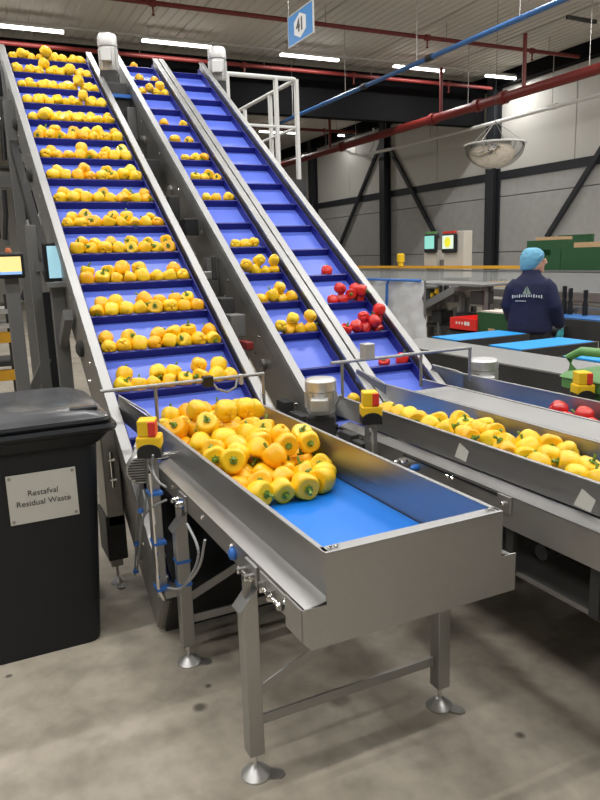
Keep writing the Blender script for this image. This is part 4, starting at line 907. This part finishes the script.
# green boxes on the packing line
t, a, b, z0, z1 = crate(527, 241, 263, 560, 6.75, .45, GREENB, 'cardboard_box', 'dark green cardboard box with a slot on the packing line, behind the hairnet', 1.335)
obj('inner_liner', B().box((a[0]+.1, 6.80, z1-.1), (b[0]-.15, 7.1, z1+.04)), KRAFT, t)
t, a2, b2, z0, z1 = crate(561.2, 248, 262, 610, 6.75, .45, GREENB, 'cardboard_box', 'long dark green cardboard box at the right end of the packing line', 1.335, False)
obj('inner_liner', B().box((a2[0]+.15, 6.80, z1-.1), (b2[0]-.1, 7.1, z1+.06)), KRAFT, t)
q = ony(558, 235.5, 7.26); single('cardboard_box', B().box((q[0], 7.26, 1.5), (ony(592, 236, 7.26)[0], 7.30, q[2])).box((q[0], 7.26, 1.44), (ony(592, 236, 7.26)[0], 7.6, 1.5)), GREENB, 'upright green box panel standing behind the other green boxes', 'crate')
for o in [o for o in bpy.data.objects if o.name.startswith('cardboard_box') and o.type == 'EMPTY']: o['group'] = 'green boxes'
# green container with handle at the right edge
q = onz(598, 375, .95)
t = thing('green_container', 'green plastic container with a rounded handle at the right edge', 'container', (q[0]+.12, 3.1, 0))
gx = q[0]
obj('body', loft([rr_ring(gx-.02, gx+.42, 2.98, 3.36, 0, .05), rr_ring(gx-.06, gx+.46, 2.95, 3.40, .88, .06), rr_ring(gx-.09, gx+.5, 2.92, 3.42, .90, .06), rr_ring(gx-.09, gx+.5, 2.92, 3.42, .95, .06)]), GREENH, t, True)
obj('lid', loft([rr_ring(gx-.10, gx+.5, 2.91, 3.42, .955, .06), rr_ring(gx-.08, gx+.5, 2.93, 3.42, .98, .07), rr_ring(gx+.0, gx+.45, 3.0, 3.36, 1.0, .08)]), GREENH, t, True)
obj('handle', B().tube([(gx-.06, 3.0, .98), (gx-.09, 3.0, 1.05), (gx-.02, 3.02, 1.09), (gx+.3, 3.02, 1.10)], .025, 10), GREENH, t, True)
# white handrail of the platform behind the heads
t = thing('platform_handrail', 'white painted handrail of the platform beside the conveyor heads', 'handrail', (-8.6, 3.6, 2.6))
HX, HZ = -8.2, 3.755; ya, yb = 3.11, 4.03
obj('top_rail', B().tube([(HX, ya, HZ), (HX, yb-.03, HZ), (HX-.03, yb, HZ), (-10.4, yb, HZ)], .026, 10), WHITEP, t, True)
obj('mid_rail', B().tube([(HX, ya, 3.20), (HX, yb, 3.20), (-10.4, yb, 3.20)], .018, 10), WHITEP, t, True)
for (x, y) in ((HX, ya+.02), (HX, yb), (HX, lerp(ya, yb, .70)), (-9.0, yb), (-9.9, yb)): obj('rail_post', B().box((x-.028, y-.02, 2.0), (x+.028, y+.02, HZ)), WHITEP, t)
obj('platform', B().box((-10.6, ya-.1, 2.45), (HX+.05, yb+.08, 2.58)), DARKM, t)
for (x, y) in ((HX, yb), (-10.4, yb), (HX, ya), (-10.4, ya)): obj('platform_leg', post(B(), x, y, 0, 2.45, .12), COLM, t)
# ================================================================== LEFT SIDE MACHINES
def px_post(px0, px1, X, z0, z1, mt_, parent, nm, d=.1):
    a, b = onx(px0, 330, X), onx(px1, 330, X); return obj(nm, B().box((X-d/2, a[1], z0), (X+d/2, b[1], z1)), mt_, parent, bev=.004)
t = thing('operator_terminal', 'grey post terminal with a yellow lit screen at the left edge', 'control panel', (-4.8, .33, 0))
px_post(10, 24, -4.8, 0, 1.66, PAINTG, t, 'post', .05)
a, b = onx(-6, 253, -4.72), onx(26, 278, -4.72)
s_ = obj('screen_case', B().box((-4.80, a[1], b[2]), (-4.72, b[1], a[2])), BLACKP, t, bev=.012)
obj('screen', B().box((-4.722, a[1]+.02, b[2]+.04), (-4.715, b[1]-.02, a[2]-.025)), mat('screen_amber', (.95, .70, .28), .3, emit=.6), s_)
obj('status_bar', B().box((-4.716, a[1]+.02, b[2]+.025), (-4.713, b[1]-.02, b[2]+.042)), mat('screen_blue_bar', (.25, .45, .8), .3, emit=.6), s_)
obj('warning_lamp', B().lathe((-4.76, onx(8, 250, -4.76)[1], a[2]), [(.02, 0), (.02, .012), (.012, .03)], 10), mat('orange_lamp', (.55, .16, .06), .4), t, True)
t = thing('operator_terminal', 'grey post terminal with a pale blue screen beside the wide incline', 'control panel', (-5.0, .47, 0))
px_post(36, 46, -5.0, 0, 1.90, PAINTG, t, 'post', .06)
a, b = onx(44, 243, -4.9), onx(58, 281, -4.9)
s_ = obj('screen_case', B().box((-4.98, a[1]-.01, b[2]), (-4.90, a[1]+.12, a[2])), BLACKP, t, bev=.008)
obj('screen', B().box((-4.902, a[1]+.012, b[2]+.02), (-4.895, a[1]+.10, a[2]-.02)), mat('screen_sky', (.45, .80, .95), .3, emit=.38), s_)
obj('screen_arm', B().box((-5.0, a[1]-.06, 1.6), (-4.95, a[1], 1.66)), PAINTG, t)
obj('base_brace', B().bar((-5.0, .36, .75), (-5.0, .50, 1.02), .05, .06), PAINTG, t)
# rack with orange beams on the floor at the left
t = thing('low_rack', 'low steel rack with orange beams standing behind the screen posts', 'rack', (-8.0, -1.0, 0))
for z in (.45, .85): obj('beam', B().box((-8.0, -2.6, z), (-7.9, .55, z+.11)), YELBAR, t)
for z in (.60, 1.0, 1.15): obj('shelf', B().box((-8.5, -2.6, z), (-7.92, .55, z+.05)), PAINTL if z > .9 else DARKM, t)
for y in (-2.5, -1.0, .48): obj('upright', post(B(), -7.98, y, 0, 1.35, .09), DARKM, t)
# dark grading machine high at the left
t = thing('grading_machine', 'dark grading machine with grey panels left of the wide incline', 'machine', (-7.6, -.3, 0))
obj('cabinet', B().box((-8.6, -2.4, 1.9), (-7.5, .45, 3.35)), DARKM, t, bev=.01)
for (px0, px1, py0, py1, mt_, nm) in ((0, 22, 62, 118, PAINTG, 'panel'), (22, 34, 70, 112, STEELD, 'panel'), (0, 12, 118, 160, STEELD, 'panel'), (8, 26, 138, 162, PAINTL, 'light_panel'), (0, 30, 172, 188, PAINTG, 'panel'), (12, 40, 190, 228, BLACKP, 'opening'),
                                  (0, 10, 190, 245, PAINTG, 'panel'), (9, 20, 122, 146, DARKM, 'motor_housing')):
    a, b = onx(px0, py0, -7.45), onx(px1, py1, -7.45); obj(nm, B().box((-7.5, a[1], b[2]), (-7.45, b[1], a[2])), mt_, t, bev=.006)
q0, q1 = onx(18, 226, -7.35), onx(42, 214, -7.35); obj('chute', B().hexa([q0+[0, 0, -.10], q1+[0, 0, -.10], q1+[-.3, 0, -.10], q0+[-.3, 0, -.10], q0, q1, q1+[-.3, 0, .05], q0+[-.3, 0, .05]]), PAINTL, t)
for pts in ([(0, 168), (12, 169), (26, 170), (34, 171)], [(10, 162), (14, 154), (22, 150), (30, 149)], [(2, 100), (3, 130), (5, 160)], [(4, 190), (6, 215), (5, 240)], [(22, 300), (27, 285), (28, 276)]):
    obj('cable', B().tube([onx(x, y, -7.3) for x, y in pts], .022, 8), CABLEB, t, True)
for y in (-2.3, -1.0, .0):
    obj('leg', post(B(), -7.6, y, 0, 1.9, .12), PAINTG, t); obj('leg', post(B(), -8.5, y, 0, 1.9, .12), PAINTG, t)
# ================================================================== THE WORKER
PX, PY = -5.22, 5.06
def blob(mb, rings, n=16):     # rings: centre, half widths (a along dir1, b along dir2), dir1, dir2
    vs = []; fs = []; k = len(rings)
    for c, a, b, d1, d2 in rings:
        c = np.array(c, float); d1 = np.array(d1, float); d2 = np.array(d2, float)
        vs += [c+a*math.cos(2*PI*j/n)*d1+b*math.sin(2*PI*j/n)*d2 for j in range(n)]
    for i in range(k-1):
        for j in range(n): fs.append((i*n+j, i*n+(j+1) % n, (i+1)*n+(j+1) % n, (i+1)*n+j))
    fs += [tuple(range(n))[::-1], tuple(range((k-1)*n, k*n))]
    return mb.add(vs, fs)
def limb(mb, pts, rs, n=14):
    pts = [np.array(q, float) for q in pts]; rings = []
    for i, p in enumerate(pts):
        tdir = pts[min(i+1, len(pts)-1)]-pts[max(i-1, 0)]; tdir /= np.linalg.norm(tdir)
        a = np.cross(tdir, (0.3, .9, .1)); a /= np.linalg.norm(a); rings.append((p, rs[i], rs[i], a, np.cross(tdir, a)))
    return blob(mb, rings, n)
fw = np.array([-.64, .77, 0]); fw /= np.linalg.norm(fw)         # the way the body faces (away from the viewer)
rt = np.array([fw[1], -fw[0], 0]); UPV = np.array([0, 0, 1.])
def L_(r, f_, z): return np.array([PX, PY, 0])+rt*r+fw*f_+UPV*z
hf = fw*.25+rt*.97; hf /= np.linalg.norm(hf); hr = np.array([hf[1], -hf[0], 0])   # the head looks to the right
def H_(r, f_, z): return L_(.01, .03, 0)+hr*r+hf*f_+UPV*z
wk = thing('person', 'worker in a navy jacket and light blue hairnet standing with back turned', 'person', (PX, PY, 0))
def remesh(o, vox, it=6):
    m_ = o.modifiers.new('remesh', 'REMESH'); m_.mode = 'VOXEL'; m_.voxel_size = vox; m_.use_smooth_shade = True
    s_ = o.modifiers.new('smooth', 'SMOOTH'); s_.iterations = it; s_.factor = .5; return o
SH = 1.33
armL = [(-.15, .0, 1.28), (-.21, .0, 1.12), (-.195, .16, .96), (-.165, .33, .97)]
armR = [(.15, .0, 1.28), (.23, -.03, 1.10), (.268, .04, .94), (.285, .08, .87)]
mb = B()   # body: head, neck, trunk, arms, hands, legs in one surface
blob(mb, [(H_(0, f_, z), a, b, hr, hf) for z, a, b, f_ in ((1.40, .03, .04, .02), (1.42, .050, .058, .02), (1.46, .064, .085, .015), (1.52, .073, .098, 0), (1.57, .075, .098, -.005), (1.61, .062, .082, -.01), (1.635, .03, .04, -.01))])
blob(mb, [(H_(0, .115, z), a, b, hr, hf) for z, a, b in ((1.49, .014, .016), (1.505, .018, .026), (1.53, .012, .014), (1.55, .008, .006))], 8)     # nose
blob(mb, [(H_(0, .095, z), .022, .014, hr, hf) for z in (1.455, 1.465, 1.475)], 8)                                                   # lips
blob(mb, [(H_(0, .085, z), .026, .022, hr, hf) for z in (1.41, 1.425, 1.44)], 8)                                                     # chin
for s_ in (-1, 1): blob(mb, [(H_(s_*.076, -.01, z), .010, .02, hr, hf) for z in (1.485, 1.50, 1.52, 1.54)], 8)                       # ears
limb(mb, [L_(0, .0, 1.30), L_(.005, .015, 1.44)], [.062, .055])
blob(mb, [(L_(0, .0, z), a, b, rt, fw) for z, a, b in ((.80, .16, .11), (.95, .165, .11), (1.10, .16, .105), (1.25, .165, .105), (1.33, .14, .085), (1.37, .08, .06))])
for arm in (armL, armR): limb(mb, [L_(*q) for q in arm], [.055, .047, .038, .030])
for s_ in (-1, 1): limb(mb, [L_(s_*.095, 0, .86), L_(s_*.10, .01, .47), L_(s_*.10, -.01, .09)], [.088, .058, .042]); blob(mb, [(L_(s_*.10, f_, .045), .042, .04, rt, UPV) for f_ in (-.07, .0, .12, .17)], 10)
def hand(mb, wrist, dirv, palm, sc=1.0):
    d = np.array(dirv, float); d /= np.linalg.norm(d); pn = np.array(palm, float); pn -= d*(pn@d); pn /= np.linalg.norm(pn); sd_ = np.cross(d, pn); w_ = np.array(wrist, float)
    blob(mb, [(w_+d*t_, a, b, sd_, pn) for t_, a, b in ((0, .028, .02), (.03, .036, .016), (.07, .041, .015), (.088, .038, .012))], 10)
    for k, ln in enumerate((.062, .072, .068, .052)):
        o_ = w_+d*.085+sd_*(-.030+.020*k); limb(mb, [o_, o_+d*ln*.5+pn*.006, o_+d*ln*.85+pn*.022], [.0095, .0088, .0075], 8)
    o_ = w_+d*.03-sd_*.034; limb(mb, [o_, o_+d*.03-sd_*.022+pn*.008, o_+d*.058-sd_*.026+pn*.02], [.011, .010, .008], 8)
hand(mb, L_(.286, .085, .865), (.05*rt+.15*fw-UPV)[:3], -rt+fw*.3); hand(mb, L_(-.16, .345, .97), fw*.9+rt*.3, -UPV)
remesh(obj('body', mb, SKIN, wk, True), .009, 3)
mb = B()   # jacket
blob(mb, [(L_(0, f_, z), a, b, rt, fw) for z, a, b, f_ in ((.83, .212, .155, 0), (.86, .216, .158, 0), (.98, .205, .148, 0), (1.10, .190, .138, 0), (1.22, .192, .138, 0), (1.31, .175, .118, 0), (1.365, .135, .09, 0), (1.395, .095, .08, .01), (1.43, .085, .078, .02), (1.445, .08, .075, .02))])
limb(mb, [L_(*q) for q in [(-.12, 0, 1.315), (-.17, 0, 1.26), (-.215, .0, 1.10), (-.20, .16, .96), (-.17, .31, .97)]], [.07, .078, .066, .060, .050])
limb(mb, [L_(*q) for q in [(.12, 0, 1.315), (.17, 0, 1.26), (.232, -.03, 1.09), (.268, .04, .94), (.280, .07, .885)]], [.07, .078, .068, .060, .050])
jk = obj('jacket', mb, NAVY, wk, True); remesh(jk, .012, 5)
mb = B()
for s_ in (-1, 1): limb(mb, [L_(s_*.095, 0, .87), L_(s_*.10, .01, .47), L_(s_*.10, -.01, .07)], [.115, .082, .066])
blob(mb, [(L_(0, 0, z), .185, .135, rt, fw) for z in (.74, .84, .90)]); remesh(obj('trousers', mb, TROUSER, wk, True), .012, 3)
mb = B()
for s_ in (-1, 1): blob(mb, [(L_(s_*.10, f_, .05), .05, .05 if f_ < .1 else .036, rt, UPV) for f_ in (-.09, -.02, .10, .18, .20)], 12)
obj('shoes', mb, BLACKP, wk, True)
mb = B(); blob(mb, [(H_(0, f_, z), a, b, hr, hf) for z, a, b, f_ in ((1.435, .060, .062, -.045), (1.45, .080, .080, -.04), (1.50, .098, .100, -.025), (1.56, .102, .115, -.01), (1.60, .093, .108, -.005), (1.635, .068, .080, -.01), (1.652, .03, .04, -.01))], 20)
hn = obj('hairnet', mb, NET, wk, True); remesh(hn, .010, 3)
obj('hairnet_band', B().tube([H_(.098*math.cos(a), .05+.04*math.sin(a*1)-.01, 1.555+.05*math.sin(a)) for a in np.linspace(-.4, PI+.4, 16)], .010, 8), NET, hn, True)
mb = B(); hand(mb, L_(.286, .083, .87), (.05*rt+.15*fw-UPV), -rt+fw*.3); go = obj('glove', mb, GLOVE, wk, True); remesh(go, .007, 2); md_ = go.modifiers.new('puff', 'DISPLACE'); md_.strength = .008; md_.mid_level = 0
mb = B(); hand(mb, L_(-.16, .343, .97), fw*.9+rt*.3, -UPV); go = obj('glove', mb, GLOVE, wk, True); remesh(go, .007, 2); md_ = go.modifiers.new('puff', 'DISPLACE'); md_.strength = .008; md_.mid_level = 0
for s_ in (-1, 1): obj('eye', B().lathe(H_(s_*.030, .092, 1.525), [(.004, 0), (.009, .003), (.004, .008)], 8, hf), INK, wk, True)
# emblem and lettering on the back of the jacket (curved strip of letter marks, peaked emblem above)
def back(r, z): return L_(r-.02, -.140+1.9*(r-.02)**2, z)
LET = mat('jacket_print', (.62, .66, .70), .6); EMB = mat('jacket_emblem', (.30, .38, .30), .6)
for k in range(13):
    r = -.135+k*.0225; z = 1.185+.012*math.sin((k/12)*PI); h_ = .013 if k % 3 else .019; p0 = back(r, z)
    obj('lettering', B().bar(p0+UPV*(-h_*.7)-fw*.004, p0+UPV*h_-fw*.004, .015, .010, rt), LET, jk)
for k in range(7):
    r = -.10+k*.015; p0 = back(r, 1.148); obj('lettering', B().bar(p0-UPV*.005-fw*.004, p0+UPV*.005-fw*.004, .009, .008, rt), LET, jk)
for s_ in (-1, 1): obj('emblem', B().prism([back(s_*.004, 1.215)-fw*.008, back(s_*.040, 1.215)-fw*.008, back(s_*.022, 1.25)-fw*.010, back(s_*.004, 1.29)-fw*.010], fw*.012), EMB, jk)

# ---- small things behind the worker and on the machines
for k, (px, py0, py1, Y) in enumerate(((586, 290, 303, 6.1), (571, 288, 300, 6.1), (565, 286, 300, 6.1))):
    a, b = ony(px, py0, Y), ony(px, py1, Y)
    single('sensor_post', B().lathe((a[0], Y, .912), [(.03, 0), (.03, .12), (.02, .16), (.025, .20), (.025, a[2]-.912)], 10), BLACKP, 'small black sensor post on the far blue belt, %s from the worker' % ['third', 'second', 'first'][k], 'sensor', 'sensor posts', True)
q = ony(385, 262, 7.0); single('beacon_lamp', B().lathe((q[0], 7.34, 1.405), [(.05, 0), (.05, .06), (.07, .07), (.07, .20), (.05, .22)], 12), ESY, 'small yellow beacon lamp in front of the left wall column', 'lamp', None, True)
obj('dark_leg', post(B(), -5.35, C1[0]-.06, 0, 1.45, .12), COLM, c1)
obj('cable_tray', B().bar(ip(5.2, C1[0]-.05, -1.66), ip(8.1, C1[0]-.05, -1.66), .06, .10), DARKM, c1)
for U in (4.2, 5.1, 6.3, 7.2): obj('bearing_block', B().lathe(ip(U, C1[0]-.014, -1.47), [(.05, 0), (.05, .02), (.025, .035)], 12, (0, -1, 0)), DARKM, c1, True)
for U in (3.9, 5.0, 6.1, 7.0): obj('bearing_block', B().lathe(ip(U, C2[0]-.014, -1.47), [(.04, 0), (.04, .02), (.02, .035)], 12, (0, -1, 0)), STEELD, c2, True)
